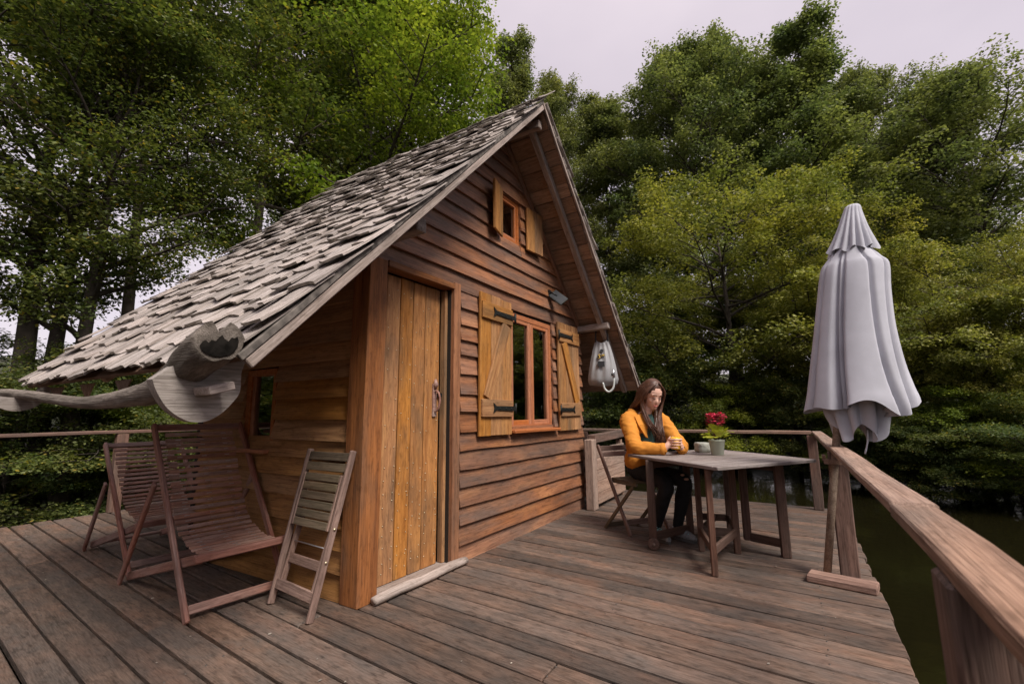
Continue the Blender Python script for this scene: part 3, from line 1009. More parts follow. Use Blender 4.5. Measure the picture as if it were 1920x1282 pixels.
# ---- gutter log (hollowed branch)
gpath = [(-1.145, -.60, 1.40, 0.0748), (-1.135, -.42, 1.345, 0.0740), (-1.125, -.22, 1.275, 0.0609), (-1.12, 0.0, 1.232, 0.0505), (-1.12, .18, 1.220, 0.0444), (-1.12, .47, 1.206, 0.0365),
         (-1.12, .83, 1.208, 0.0296), (-1.12, 1.27, 1.236, 0.0287), (-1.12, 1.81, 1.275, 0.0296), (-1.13, 2.45, 1.305, 0.0296), (-1.14, 3.0, 1.31, 0.0287)]
gp = ipol(gpath, 44)
n = 72
gvv = []; gff = []
for i, q in enumerate(gp):
    p = V(q[:3]); r = q[3]
    q0 = V(gp[max(0, i - 1)][:3]); q1 = V(gp[min(len(gp) - 1, i + 1)][:3])
    t = (q1 - q0).normalized(); xx = t.cross(V((0, 0, 1))).normalized(); zz = xx.cross(t)
    if i < 4:            # sawn square to the path, not to the bend
        u_ = 1 - i / 4
        xx = xx.lerp(V((.905, -.425, 0)), u_).normalized(); zz = zz.lerp(V((.03, .06, 1)), u_).normalized()
    for k in range(n):
        a = PI / 2 + 2 * PI * (k + .5) / n
        da = abs(((a - PI / 2 + PI) % (2 * PI)) - PI)
        rr = r * (1 + .10 * noise.noise(V((math.cos(a) * 2, math.sin(a) * 2, i * .5))) + .03 * noise.noise(V((math.cos(a) * 6, math.sin(a) * 6, i * .9))))
        cut = .33 if i < 16 else 0
        if da < cut: rr *= .12 / max(.12, math.cos(da) - 2.55 * math.sin(da)) if da > .02 else .12
        gvv.append(p + xx * math.cos(a) * rr + zz * math.sin(a) * rr)
for i in range(len(gp) - 1):
    for k in range(n):
        k2 = (k + 1) % n
        gff.append((i * n + k, (i + 1) * n + k, (i + 1) * n + k2, i * n + k2))
og = V(gp[0][:3])
glog = MB().add([v - og for v in gvv], gff, True)
cb = len(glog.v)
glog.v.append((0, 0, -.004)); glog.v.append(tuple(V(gp[-1][:3]) - og))
for k in range(n):
    glog.f.append((cb, k, (k + 1) % n)); glog.sm.append(False)
    glog.f.append((cb + 1, (len(gp) - 1) * n + (k + 1) % n, (len(gp) - 1) * n + k)); glog.sm.append(False)
# grain along the log: rotate local frame so that local X follows the eave
rot = Matrix.Rotation(-PI / 2, 4, 'Z')
glog.v = [tuple(rot @ V(v)) for v in glog.v]
gl = glog.build('gutter_log', M['log'], None, Matrix.Translation(og) @ rot.inverted())
tag(gl, 'bent grey log hollowed into a gutter, slung below the shingle eave', 'gutter')
# charred hollow in the near end
cmb = MB()
xx = V((.905, -.425, 0)).normalized(); zz = V((.03, .06, 1)).normalized(); t0 = zz.cross(xx).normalized()
pts = []
for u_, v_ in ((-.058, -.012), (-.066, -.028), (-.060, -.046), (-.044, -.060), (-.020, -.070), (.006, -.071), (.032, -.064), (.052, -.048), (.064, -.024), (.066, .0), (.060, .018), (.050, .008), (.040, .012), (.030, -.006), (.016, .004), (.006, .020), (-.004, .008), (-.014, -.008), (-.028, -.004), (-.038, -.016), (-.048, -.006)):
    pts.append(og - t0 * .006 + xx * u_ * .87 + zz * v_ * .87)
pts = pts[::-1]
cmb.prism(pts[::-1], t0 * .01)
cmb.build('charred_hollow', M['char'], gl)

# ---- small lamp with solar panel on the gable
sl = thing('solar_lamp', 'small solar panel lamp on a black bracket above the shuttered window', 'solar lamp', (2.60, -.03, 2.48))
cm_ = V((2.585, -.135, 2.425))
mw = frame(cm_ - V((.12, -.70, -.60)) * .0, cm_ + V((.12, -.72, -.62)), V((-.75, -.38, .5)))
pan = bar_mb(.19, .13, .014, .003, 1)
pan.v = [(v[0] - .095, v[1], v[2]) for v in pan.v]
po = pan.build('panel', M['iron'], sl, mw)
MB().box((0, 0, .0085), .17, .112, .003).build('solar_cells', M['pvglass'], po, mw)
MB().tube([(2.56, -.03, 2.49), (2.565, -.075, 2.485), (2.58, -.12, 2.44)], [.018, .013, .012], 8).box((2.56, -.036, 2.485), .05, .02, .07).build('bracket', M['darkplastic'], sl)

# ---- camping shower bag on the right purlin
BX, BY, BZ = 3.46, -.30, 2.24
bag = thing('shower_bag', 'grey camping shower bag with hose hanging from the beam end by the roof', 'shower bag', (BX, BY, 1.6))
bm = MB()
nb_, mb_ = 64, 24
cvs = []
bd = V((.29, -.955, 0))         # bag lies about square to the view
bn = V((-.955, -.29, 0))
for i in range(mb_ + 1):
    t = i / mb_
    z = 2.0 - t * .53
    hw = .075 + .12 * t ** .8 + (.012 * math.sin(t * 3))
    if t > .88: hw *= 1 - 1.2 * (t - .88)
    dep = .012 + .07 * math.sin(PI * min(1, t * .62 + .04)) ** 1.4
    if t > .9: dep *= 1 - 5 * (t - .9) ** 1.0 * 1.2
    for k in range(nb_):
        a = 2 * PI * k / nb_
        fold = 1 + .20 * (1 - t) ** .7 * math.sin(a * 11 + .8 * math.sin(t * 5)) + .05 * math.sin(a * 5 + t * 4)
        zz = z + (.045 * (abs(math.cos(a)) ** 2) * (1 - t) ** 2) - (.02 if t > .9 else 0) * (1 - abs(math.cos(a)))
        p = V((BX, BY, zz)) + bd * math.cos(a) * hw + bn * math.sin(a) * dep * fold
        cvs.append(p)
bm.add(cvs, [(i * nb_ + k, (i + 1) * nb_ + k, (i + 1) * nb_ + (k + 1) % nb_, i * nb_ + (k + 1) % nb_) for i in range(mb_) for k in range(nb_)] + [tuple(range(nb_)), tuple(mb_ * nb_ + k for k in range(nb_ - 1, -1, -1))], True)
bgo = bm.build('bag', M['bag'], bag)
C0 = V((BX, BY, 0))
stp = [C0 + bd * -.075 + V((0, 0, 2.010)), C0 + bd * -.07 + V((0, 0, 2.110)), C0 + bd * -.05 + V((0, 0, 2.30)), V((BX + .03, BY - .0, 2.345)), C0 + bd * .05 + V((0, 0, 2.30)), C0 + bd * .07 + V((0, 0, 2.110)), C0 + bd * .075 + V((0, 0, 2.010))]
MB().tube([V(p) for p in ipol([tuple(p) for p in stp], 22)], .011, 8).build('strap', M['bagdark'], bag)
def on_bag(u, z, o=.0):
    t = (2.0 - z) / .53
    dep = .012 + .07 * math.sin(PI * min(1, t * .62 + .04)) ** 1.4
    hw = .075 + .12 * t ** .8
    return C0 + bd * u + bn * (dep * math.sqrt(max(.05, 1 - (u / hw) ** 2)) * 1.1 + .010 + o) + V((0, 0, z))
mg = MB().prism([on_bag(.022 * math.cos(a), 1.895 + .022 * math.sin(a)) for a in [2 * PI * k / 16 for k in range(16)]], bn * .006)
mg.build('gauge', M['bagdark'], bag)
mg = MB()
mg.prism([on_bag(x_, z_) for x_, z_ in ((-.055, 1.695), (.03, 1.692), (.03, 1.760), (-.052, 1.763))], bn * .006)
mg.build('pocket', M['bagdark'], bag)
# printed emblem: dark sun burst with a yellow S and a banner
em = MB()
star = []
for k in range(28):
    a = 2 * PI * k / 28
    r_ = .030 if k % 2 == 0 else .021
    star.append(on_bag(-.03 + r_ * math.cos(a), 1.825 + r_ * math.sin(a)))
em.prism(star, bn * .003)
em.prism([on_bag(x_, z_) for x_, z_ in ((-.02, 1.813), (.035, 1.825), (.035, 1.852), (-.005, 1.848))], bn * .0025)
emo = em.build('emblem', M['bagdark'], bag)
ey = MB()
sp = [(-.018, 1.843), (-.03, 1.848), (-.038, 1.838), (-.03, 1.826), (-.022, 1.816), (-.028, 1.804), (-.042, 1.804)]
ey.tube([V(p) for p in ipol([tuple(on_bag(a, b, .006)) for a, b in sp], 20)], .0042, 6)
ey.tube([on_bag(-.004, 1.840, .006), on_bag(.014, 1.844, .006), on_bag(.033, 1.843, .006)], .0032, 6)
ey.tube([on_bag(-.010, 1.829, .006), on_bag(.012, 1.832, .006), on_bag(.033, 1.833, .006)], .0032, 6)
ey.build('emblem_lettering', M['bagyellow'], emo)
hp = [C0 + bd * .13 + bn * .05 + V((0, 0, 1.600)), C0 + bd * .135 + bn * .05 + V((0, 0, 1.520)), C0 + bd * .12 + bn * .05 + V((0, 0, 1.430)), C0 + bd * .07 + bn * .05 + V((0, 0, 1.385)), C0 + bd * .02 + bn * .05 + V((0, 0, 1.420)), C0 + bd * .0 + bn * .06 + V((0, 0, 1.500))]
MB().tube([V(p) for p in ipol([tuple(p) for p in hp], 24)], .0125, 10).build('hose', M['hose'], bag)
MB().tube([C0 + bd * .13 + bn * .05 + V((0, 0, 1.560)), C0 + bd * .13 + bn * .05 + V((0, 0, 1.660))], [.022, .016], 10).build('valve', M['silver'], bag)
MB().sphere(C0 + bd * .12 + bn * .055 + V((0, 0, 1.595)), .022, 8, 6).sphere(C0 + bd * -.15 + bn * .02 + V((0, 0, 1.550)), .02, 8, 6).build('cap', M['bagdark'], bag)

# ------------------------------------------------------------------ railings
rail = thing('deck_railing', 'long brown wooden railing on thick posts along the right deck edge', 'railing', (0, -2.57, 0))
def top_rail(parent, a, b, w=.102, t=.036, mat=None):
    return bar('top_rail', parent, a, b, w, t, (0, 0, 1), mat or M['rail'], .006, max(3, int((V(b) - V(a)).length / .4)), .0035)
top_rail(rail, (-4.4, -2.574, .855), (-.30, -2.574, .860))
top_rail(rail, (-.292, -2.572, .862), (4.69, -2.49, .872))
for x, y, w1_, w2_ in ((-3.7, -2.57, .10, .11), (-.84, -2.575, .115, .125), (2.06, -2.532, .105, .11), (4.60, -2.435, .07, .10)):
    bar('post', rail, (x, y, 0.0), (x + random.uniform(-.01, .01), y, .846), w2_, w1_, (-1, 0, 0), M['railpost'], .006, 4, .002)
rail2 = thing('deck_railing', 'straight brown railing at the far end of the deck behind the table', 'railing', (4.62, -1, 0))
top_rail(rail2, (4.64, -2.44, .875), (4.60, 4.9, .88), .11, .04)
for y in (.45, 2.6, 4.7):
    bar('post', rail2, (4.60, y, 0), (4.60, y, .855), .10, .07, (-1, 0, 0), M['railpost'], .006, 3, .002)
rail3 = thing('deck_railing', 'thin brown railing over dark water at the left end of the deck', 'railing', (0, 4.82, 0))
top_rail(rail3, (-4.4, 4.83, .945), (4.55, 4.83, .955), .10, .04, M['railpost'])
for x in (-3.2, .375, 3.4):
    bar('post', rail3, (x, 4.83, 0), (x, 4.83, .925), .115, .10, (0, -1, 0), M['railpost'], .006, 3, .002)
# plank screen beside the cabin
scr = thing('plank_screen', 'low weathered plank screen with a thick post beside the cabin corner', 'screen', (3.34, -.17, 0))
bar('post', scr, (3.335, -.155, 0), (3.325, -.155, .815), .14, .10, (0, -1, 0), M['panel'], .006, 5, .003)
z = .05
for h in (.13, .14, .13, .14, .12):
    bar('plank', scr, (3.39, -.20, z + h / 2), (4.52, -.16, z + h / 2), .022, h - .006, (0, 0, 1), M['panel'], .003, 4, .002)
    z += h
bar('top_rail', scr, (3.39, -.15, .815), (4.55, -.12, .84), .10, .10, (0, 0, 1), M['railpost'], .005, 4, .002)
bar('post', scr, (4.50, -.11, 0), (4.50, -.11, .76), .07, .07, (0, -1, 0), M['panel'], .004, 3, .002)

# ------------------------------------------------------------------ slatted deck chairs
def deck_chair(label, FL, BT, ZT, cpts):
    FL = V(FL)
    bk = V((.07, .9976, 0)); rt = V((.9976, -.07, 0))
    Wd = .56
    t = thing('slatted_deck_chair', label, 'deck chair', FL, 'slatted deck chairs along the cabin side')
    def P(r, b, z): return FL + rt * r + bk * b + V((0, 0, z))
    mat = M['redchair']
    nrm = rt
    for r in (0, Wd):
        bar('side_rail', t, P(r, 0, 0.0), P(r, BT, ZT), .024, .05, bk, mat, .006, 3, .0005)
        rs2 = r + (.03 if r == 0 else -.03)
        rs3 = r - (.026 if r == 0 else -.026)
        bar('support_leg', t, P(rs3, 1.10, .005), P(rs3, BT * .66 + .06, ZT * .655), .022, .045, bk, mat, .006, 2)
        bar('seat_rail', t, P(rs2, 1.13, .03), P(rs2, -.03, .34), .024, .055, V((0, 0, 1)), mat, .008, 2)
    bar('crossbar', t, P(.013, BT - .01, ZT - .02), P(Wd - .013, BT - .01, ZT - .02), .045, .025, V((0, -1, .7)), mat, .005, 2)
    bar('crossbar', t, P(.013, .045, .055), P(Wd - .013, .045, .055), .05, .022, V((0, -1, .3)), mat, .005, 2)
    bar('crossbar', t, P(-.01, -.045, .345), P(Wd + .01, -.045, .345), .045, .04, V((0, 0, 1)), mat, .006, 2)
    bar('crossbar', t, P(.05, 1.08, .05), P(Wd - .05, 1.08, .05), .04, .022, V((0, 0, 1)), mat, .005, 2)
    cur = ipol(cpts, 200)
    d = [0]
    for a, b in zip(cur, cur[1:]): d.append(d[-1] + float(np.linalg.norm(b - a)))
    ns = 26
    stl = MB()
    for k in range(ns):
        s = d[-1] * (k + .6) / ns
        i = min(range(len(d)), key=lambda q: abs(d[q] - s)); i = max(1, min(i, len(d) - 2))
        b, z = cur[i]; tb, tz = cur[i + 1] - cur[i - 1]
        up = (bk * -tz * -1 + V((0, 0, tb)) * -1)
        up = V((0, 0, 1)) * (-tb) + bk * tz
        up = -up if up.z < 0 else up
        j = random.uniform(-.006, .006)
        bar('slat', t, P(.062 + j, b, z), P(Wd - .062 + j, b, z), .028, .012, up, M['slat'], .002, 1)
        for r in (.13, Wd * .5, Wd - .13):
            stl.box(P(r, b, z) + up.normalized() * .006, .03, .006, .004, Matrix(((rt.x, 0, 0), (rt.y, 1, 0), (0, 0, 1))) if False else None)
    tag(stl.build('staples', M['silver'], t), kind='stuff')
    return t
dc = deck_chair('front slatted reddish wooden deck chair under the gutter log', (-.602, .636, 0), .855, 1.075,
                [(.83, 1.03), (.72, .84), (.62, .66), (.52, .50), (.39, .395), (.22, .345), (.09, .335), (-.02, .345)])
dc2 = deck_chair('rear slatted wooden deck chair half hidden behind the front one', (-.44, 1.90, 0), .99, .90,
                 [(.96, .86), (.84, .72), (.71, .58), (.58, .46), (.42, .385), (.24, .345), (.09, .335), (-.02, .345)])

# folded chair against the wall
fc = thing('folding_chair', 'folded slatted wooden chair leaning against the cabin wall beside the door', 'folding chair', (-.22, .28, 0), 'folding slatted garden chairs')
RF, RT = V((-.252, .055, 0)), V((-.045, .005, .915))
LF, LT = V((-.205, .505, 0)), V((-.045, .425, .915))
nf = (LF - RF).cross(RT - RF).normalized()
nf = nf if nf.x < 0 else -nf
def FP(u, v, n=0.0):
    return (RF.lerp(LF, u)).lerp(RT.lerp(LT, u), v) + nf * n
bar('stile', fc, FP(0, 0), FP(0, 1), .022, .042, nf, M['greychair'], .006, 3)
bar('stile', fc, FP(1, 0), FP(1, 1), .022, .042, nf, M['greychair'], .006, 3)
for v in (.955, .885):
    bar('back_slat', fc, FP(.03, v), FP(.97, v), .052, .014, nf, M['darkslat'], .003, 1)
for k in range(6):
    v = .815 - k * .058
    bar('seat_slat', fc, FP(.10, v, .012), FP(.90, v, .012), .046, .014, nf, M['darkslat'], .003, 1)
for u in (.075, .925):
    bar('seat_rail', fc, FP(u, .50, .0), FP(u, .84, .0), .02, .04, nf, M['greychair'], .004, 2)
    bar('inner_leg', fc, FP(u + (.035 if u < .5 else -.035), .15, -.012), FP(u + (.035 if u < .5 else -.035), .56, -.03), .02, .036, nf, M['greychair'], .005, 2)
bar('crossbar', fc, FP(.11, .295, -.015), FP(.89, .295, -.015), .055, .016, nf, M['greychair'], .004, 1)
bar('crossbar', fc, FP(.03, .13), FP(.97, .13), .06, .018, nf, M['greychair'], .004, 1)
MB().tube([FP(.1, .40, -.015), FP(.9, .40, -.015)], .004, 6).build('rod', M['silver'], fc)
for v in (.52, .33):
    for u in (0, 1):
        pc = FP(u, v); d_ = (RF - LF).normalized() * (1 if u == 0 else -1)
        MB().tube([pc + d_ * .010, pc + d_ * .016], .008, 8).build('bolt', M['brass'], fc)

# ------------------------------------------------------------------ table
TZ = .75
TA, TB, TC = V((2.30, -.947, 0)), V((1.553, -1.818, 0)), V((2.477, -2.415, 0))
TD = TA + TC - TB + V((.05, .0, 0))
table = thing('gateleg_table', 'weathered grey gateleg table with dark legs beside the seated woman', 'table', (2.4, -1.7, 0))
ns_ = 11
def TP(u, v, z=TZ): # u along B->C, v along B->A
    p = (TB.lerp(TC, u)).lerp(TA.lerp(TD, u), v); return V((p.x, p.y, z))
eu, ev = .035, .04
for k in range(ns_):
    v0 = ev + (1 - 2 * ev) * k / ns_; v1 = ev + (1 - 2 * ev) * (k + 1) / ns_
    wv_ = (TP(.5, v1) - TP(.5, v0)).length - .004
    bar('top_slat', table, TP(eu, (v0 + v1) / 2, TZ - .011), TP(1 - eu, (v0 + v1) / 2, TZ - .011), wv_, .022, (0, 0, 1), M['tabletop'], .002, 3, .0006)
wv_ = (TP(0, ev) - TP(0, 0)).length
wu_ = (TP(eu, 0) - TP(0, 0)).length
for a, b, w in ((TP(0, ev / 2), TP(1, ev / 2), wv_), (TP(0, 1 - ev / 2), TP(1, 1 - ev / 2), wv_)):
    bar('top_edge', table, a - V((0, 0, .011)), b - V((0, 0, .011)), w - .001, .026, (0, 0, 1), M['tabletop'], .004, 3)
for a, b, w in ((TP(eu / 2, ev), TP(eu / 2, 1 - ev), wu_), (TP(1 - eu / 2, ev), TP(1 - eu / 2, 1 - ev), wu_)):
    bar('top_edge', table, a - V((0, 0, .011)), b - V((0, 0, .011)), w - .001, .026, (0, 0, 1), M['tabletop'], .004, 3)
def tleg(x, y, w=.05, t=.045, z0=0.0, up=(-.96, -.28, 0), name='leg'):
    return bar(name, table, (x, y, z0), (x, y, TZ - .026), w, t, up, M['tableleg'], .005, 2, .0005)
Lc, Rc, Bc, Dc = V((2.235, -1.553, 0)), V((2.315, -1.812, 0)), V((2.86, -1.70, 0)), V((2.79, -1.45, 0))
Fc = V((1.665, -1.735, 0))
tleg(Lc.x, Lc.y, .045); tleg(Rc.x, Rc.y, .05); tleg(Bc.x, Bc.y, .055); tleg(Dc.x, Dc.y, .05)
tleg(Fc.x, Fc.y, .042, .042)
tleg(2.106, -1.195, .065, .05, .055)
tleg(2.54, -1.41, .06, .045, .03, name='gate_stile')
tleg(2.385, -2.15, .068, .05)
tleg(2.50, -1.875, .06, .045, .07, name='gate_stile')
def tst(a, b, z, h=.06):
    a = V(a); b = V(b); d = (b - a).normalized() * .024
    bar('stretcher', table, (a.x + d.x, a.y + d.y, z), (b.x - d.x, b.y - d.y, z), .024, h, (0, 0, 1), M['tableleg'], .004, 2)
for a, b in ((Lc, Bc - V((.03, -.12, 0))), (Lc, Rc), (Rc, Bc), (Bc, Dc)): tst(a, b, .16)
tst(Fc, Lc, .165); tst(Fc, Rc, .165)
tst(Fc, (Lc + Rc) / 2, TZ - .065)
tst((2.106, -1.195, 0), (2.54, -1.41, 0), .10, .065); tst((2.106, -1.195, 0), (2.54, -1.41, 0), TZ - .065)
tst((2.385, -2.15, 0), (2.50, -1.875, 0), .10, .065); tst((2.385, -2.15, 0), (2.50, -1.875, 0), TZ - .065)
wd = V((-.96, -.28, 0)).normalized()
wc = V((2.095, -1.20, .048)) + wd * .030
MB().tube([wc - wd * .014, wc - wd * .010, wc + wd * .010, wc + wd * .014], [.042, .047, .047, .042], 20, smooth=False).build('wheel', M['tableleg'], table)
MB().tube([wc + wd * .012, wc + wd * .019], .012, 10).build('hub', M['panel'], table)

# ------------------------------------------------------------------ flower pot and stone
PC = V((2.545, -1.685, TZ + .001))
fp = thing('flower_pot', 'pale green pot with red flowers and yellow green leaves on the table', 'potted plant', PC)
MB().lathe([(.001, 0), (.048, 0), (.051, .004), (.066, .118), (.070, .122), (.070, .135), (.062, .135), (.058, .105), (.001, .105)], PC, 28).build('pot', M['pot'], fp)
MB().lathe([(.001, .112), (.058, .108)], PC, 16).build('soil', M['soil'], fp)
rf = random.Random(11)
for k in range(40):
    a = 2.4 * k; el = rf.uniform(.4, 1.3); ln = rf.uniform(.06, .095)
    d = V((math.cos(a) * math.cos(el), math.sin(a) * math.cos(el), math.sin(el)))
    b0_ = PC + V((math.cos(a) * .03, math.sin(a) * .03, .11 + .05 * rf.random()))
    b1_ = b0_ + d * (.035 + .05 * rf.random())
    sidev = d.cross(V((0, 0, 1))).normalized()
    w = ln * .42
    tip = b1_ + d * ln - V((0, 0, ln * .35))
    mid = (b1_ + tip) / 2 + V((0, 0, ln * .16))
    lm = MB()
    lm.add([b1_, mid - sidev * w * .9, mid, mid + sidev * w * .9, tip, b1_.lerp(mid, .4) - sidev * w * .6, b1_.lerp(mid, .4) + sidev * w * .6, mid.lerp(tip, .55) - sidev * w * .65, mid.lerp(tip, .55) + sidev * w * .65, b1_.lerp(mid, .45), mid.lerp(tip, .5)],
           [(0, 5, 9), (0, 9, 6), (5, 1, 2, 9), (9, 2, 3, 6), (1, 7, 10, 2), (2, 10, 8, 3), (7, 4, 10), (10, 4, 8)], True)
    lm.build('leaf', M['potleaf'], fp)
stm = MB(); tips = []
for k in range(22):
    a = rf.uniform(0, 2 * PI); r_ = rf.uniform(.01, .085); h = rf.uniform(.27, .38) - r_ * .3
    tip = PC + V((math.cos(a) * r_, math.sin(a) * r_, h)) + V((.0, -.0, 0))
    stm.tube([PC + V((math.cos(a) * .015, math.sin(a) * .015, .12)), PC + V((math.cos(a) * r_ * .5, math.sin(a) * r_ * .5, h * .7)), tip], [.0028, .0022, .0016], 5)
    tips.append(tip)
stm.build('stems', M['flowerstem'], fp)
for tip in tips:
    fm = MB()
    for q in range(rf.randint(5, 8)):
        c = tip + V((rf.uniform(-.02, .02), rf.uniform(-.02, .02), rf.uniform(-.016, .016)))
        for pp in range(5):
            an = 2 * PI * pp / 5 + q
            d = V((math.cos(an), math.sin(an), rf.uniform(.0, .6))); s2 = d.cross(V((0, 0, 1))).normalized()
            fm.add([c, c + d * .010 - s2 * .008, c + d * .019, c + d * .010 + s2 * .008], [(0, 1, 2, 3)])
    fm.build('blossom', M['flower'], fp)
# stone
stn = MB()
SC = V((2.80, -1.52, TZ + .001))
for i in range(9):
    for k in range(16):
        a = 2 * PI * k / 16; v = -1 + 2 * i / 8
        ce, se = math.cos(a), math.sin(a)
        rx = .072 / max(abs(ce), abs(se)) ** .95
        sh = 1 - .12 * abs(v) ** 6
        nn = 1 + .08 * noise.noise(V((ce * 2, se * 2, v * 2)))
        stn.v.append((rx * ce * sh * nn, rx * se * sh * nn * .8, .045 + .045 * v + .003 * noise.noise(V((ce * 4, se * 4, v)))))
for i in range(8):
    for k in range(16):
        stn.f.append((i * 16 + k, i * 16 + (k + 1) % 16, (i + 1) * 16 + (k + 1) % 16, (i + 1) * 16 + k)); stn.sm.append(True)
stn.f += [tuple(range(15, -1, -1)), tuple(128 + k for k in range(16))]; stn.sm += [False, False]
tag(stn.build('stone', M['stone'], None, Matrix.Translation(SC) @ Matrix.Rotation(.5, 4, 'Z')), 'squared pale stone block on the table beside the flower pot', 'stone')

# ------------------------------------------------------------------ closed parasol
UB = V((2.005, -2.40, .035))
AXU = V((-.010, -.155, 1.0))
def ua(z): return UB + AXU * (z - UB.z)
um = thing('parasol', 'closed pale lilac parasol with hanging folds leaning against the railing', 'parasol', UB)
MB().tube([ua(.035), ua(.6), ua(1.4), ua(2.55)], .024, 12).build('pole', M['pole'], um)
# canopy cloth: folded sheet with radial pleats
vd = V((.9998, .02, 0)); sd2 = V((.02, -.9998, 0))   # sd2 points to the right of the picture
rad_ = math.radians
# creases of the hanging cloth: angle, depth, width, drift with height
CR = {'canopy': [(rad_(212), .4, .05, -.16), (rad_(238), 1.05, .05, .05), (rad_(249), .8, .045, .0), (rad_(282), .7, .05, .62), (rad_(328), .7, .05, .10), (rad_(20), .9, .1, 0), (rad_(70), 1, .1, 0), (rad_(120), 1, .1, 0), (rad_(160), .8, .1, 0)],
      'cap': [(rad_(q), dd_, .11, 0) for q, dd_ in ((15, 1), (50, .8), (95, 1), (135, .9), (172, .6), (205, .8), (233, .9), (256, 1), (279, .9), (305, 1), (330, .7))],
      'inner': [(rad_(q), 1, .2, .1) for q in (10, 55, 110, 160, 205, 240, 275, 318)]}
def cloth(zs, half, cen, dep, amp, nf_, ph, hem=None, thick=True, seedp=0, pw=.4):
    n = 160; rows_ = len(zs)
    vs = []
    for i, z in enumerate(zs):
        t = i / (rows_ - 1)
        for k in range(n):
            a = 2 * PI * k / n
            pl = 0
            for ac, dep_, wd_, dr in CR[nf_]:
                da = (a - ac - dr * t + PI) % (2 * PI) - PI
                pl += dep_ * math.exp(-abs(da / wd_) ** 1.5)
            r = 1 - amp[i] * pl * 1.6 + .03 * math.sin(a * 5 + seedp + t * 2) * t
            if nf_ == 'canopy':
                for ac in (PI + .12, -.10):
                    da = (a - ac + PI) % (2 * PI) - PI
                    r += .055 * max(0, t - .55) / .45 * math.exp(-(da / .16) ** 2)
            zz = z
            if hem and t > .5:
                q = ((t - .5) / .5) ** 2
                zz += hem(a) * q
            vs.append(ua(z) * 1.0 + sd2 * (cen[i] + half[i] * math.cos(a) * r) + vd * (dep[i] * math.sin(a) * r) + V((0, 0, zz - z)))
    fs = [(i * n + k, (i + 1) * n + k, (i + 1) * n + (k + 1) % n, i * n + (k + 1) % n) for i in range(rows_ - 1) for k in range(n)]
    return MB().add(vs, fs, True)
def rows_of(tab, n):
    """tab rows: z, half width, centre offset, depth, pleat"""
    return list(zip(*ipol(tab, n)))
zt_, h_, c_, d_, a_ = rows_of([(2.60, .012, .0, .012, 0), (2.585, .045, .0, .045, .02), (2.53, .062, .0, .06, .05), (2.42, .095, .005, .085, .09), (2.33, .13, .01, .105, .12), (2.265, .158, .012, .12, .14)], 22)
cap = cloth(zt_, h_, c_, d_, [q * 1.6 for q in a_], 'cap', .4, hem=lambda a: .018 * math.sin(8 * a + .9) - .012)
cap.build('vent_cap', M['umbrella'], um)
zt_, h_, c_, d_, a_ = rows_of([(2.33, .07, .01, .06, .06), (2.27, .105, .012, .085, .07), (2.19, .165, .02, .11, .08), (2.13, .200, .03, .125, .10), (1.95, .212, .035, .14, .13), (1.7, .232, .05, .15, .16), (1.45, .262, .075, .165, .19), (1.28, .288, .10, .18, .22), (1.20, .302, .112, .19, .24), (1.15, .308, .116, .195, .25)], 44)
can = cloth(zt_, h_, c_, d_, [q * 1.7 for q in a_], 'canopy', 2.1, hem=lambda a: .030 * math.sin(5 * a + 2.3) + .03 * math.sin(3 * a + .6), seedp=1.3)
can.build('canopy', M['umbrella'], um)
zt_, h_, c_, d_, a_ = rows_of([(1.75, .10, .03, .08, .15), (1.4, .15, .06, .10, .22), (1.15, .20, .09, .12, .28), (.98, .17, .12, .11, .30)], 24)
inn = cloth(zt_, h_, c_, d_, a_, 'inner', .2, hem=lambda a: .06 * math.sin(4 * a + 1.0), seedp=.4)
inn.build('inner_fold', M['umbrella'], um)
MB().tube([V(p) for p in ipol([tuple(ua(1.0) + sd2 * .17), tuple(ua(.93) + sd2 * .175), tuple(ua(.84) + sd2 * .165)], 8)], .006, 6).build('cord', M['curtain'], um)
foot = bar('parasol_stand', None, (1.93, -2.29, .024), (1.86, -2.66, .024), .16, .044, (0, 0, 1), M['greychair'], .006, 3, .001)
foot.matrix_basis = foot.matrix_basis
tag(foot, 'flat grey board on the deck holding the foot of the parasol pole', 'parasol stand')
brk = MB()
brk.box((2.0, -2.50, .782), .11, .10, .03)
brk.box((2.05, -2.455, .80), .10, .02, .04)
brk.build('parasol_clamp', M['rail'], rail)

# ------------------------------------------------------------------ the woman and her chair
P0 = V((2.645, -.985, 0))
f_ = V((-.60, -.80, 0)); l_ = V((.80, -.60, 0))
def B(a, b, z): return P0 + f_ * a + l_ * b + V((0, 0, z))

def remeshed(mb, voxel, name, mat, smooth_it=6, wrinkle=0.0, wfreq=20, parent=None, fac=.5):
    """union of overlapping shapes as one continuous skin"""
    tmp = bpy.data.objects.new('tmp', mb.mesh('tmp', None))
    col.objects.link(tmp)
    r = tmp.modifiers.new('r', 'REMESH'); r.mode = 'VOXEL'; r.voxel_size = voxel; r.use_smooth_shade = True
    s = tmp.modifiers.new('s', 'SMOOTH'); s.factor = fac; s.iterations = smooth_it
    dg = bpy.context.evaluated_depsgraph_get()
    me = bpy.data.meshes.new_from_object(tmp.evaluated_get(dg))
    bpy.data.objects.remove(tmp)
    if wrinkle:
        n_ = len(me.vertices)
        for v in me.vertices:
            c = v.co
            q = V((c.x * wfreq, c.y * wfreq, c.z * wfreq * 2.2 + c.x * 6))
            d = 1.5 * (.5 - 1.6 * abs(noise.noise(q))) + .7 * (.4 - abs(noise.noise(q * 2.3 + V((5, 1, 2)))))
            v.co = c + v.normal * (wrinkle * d)
    me.materials.clear()
    me.materials.append(mat)
    me.polygons.foreach_set('use_smooth', [True] * len(me.polygons))
    me.name = name
    o = bpy.data.objects.new(name, me)
    return link(o, parent)

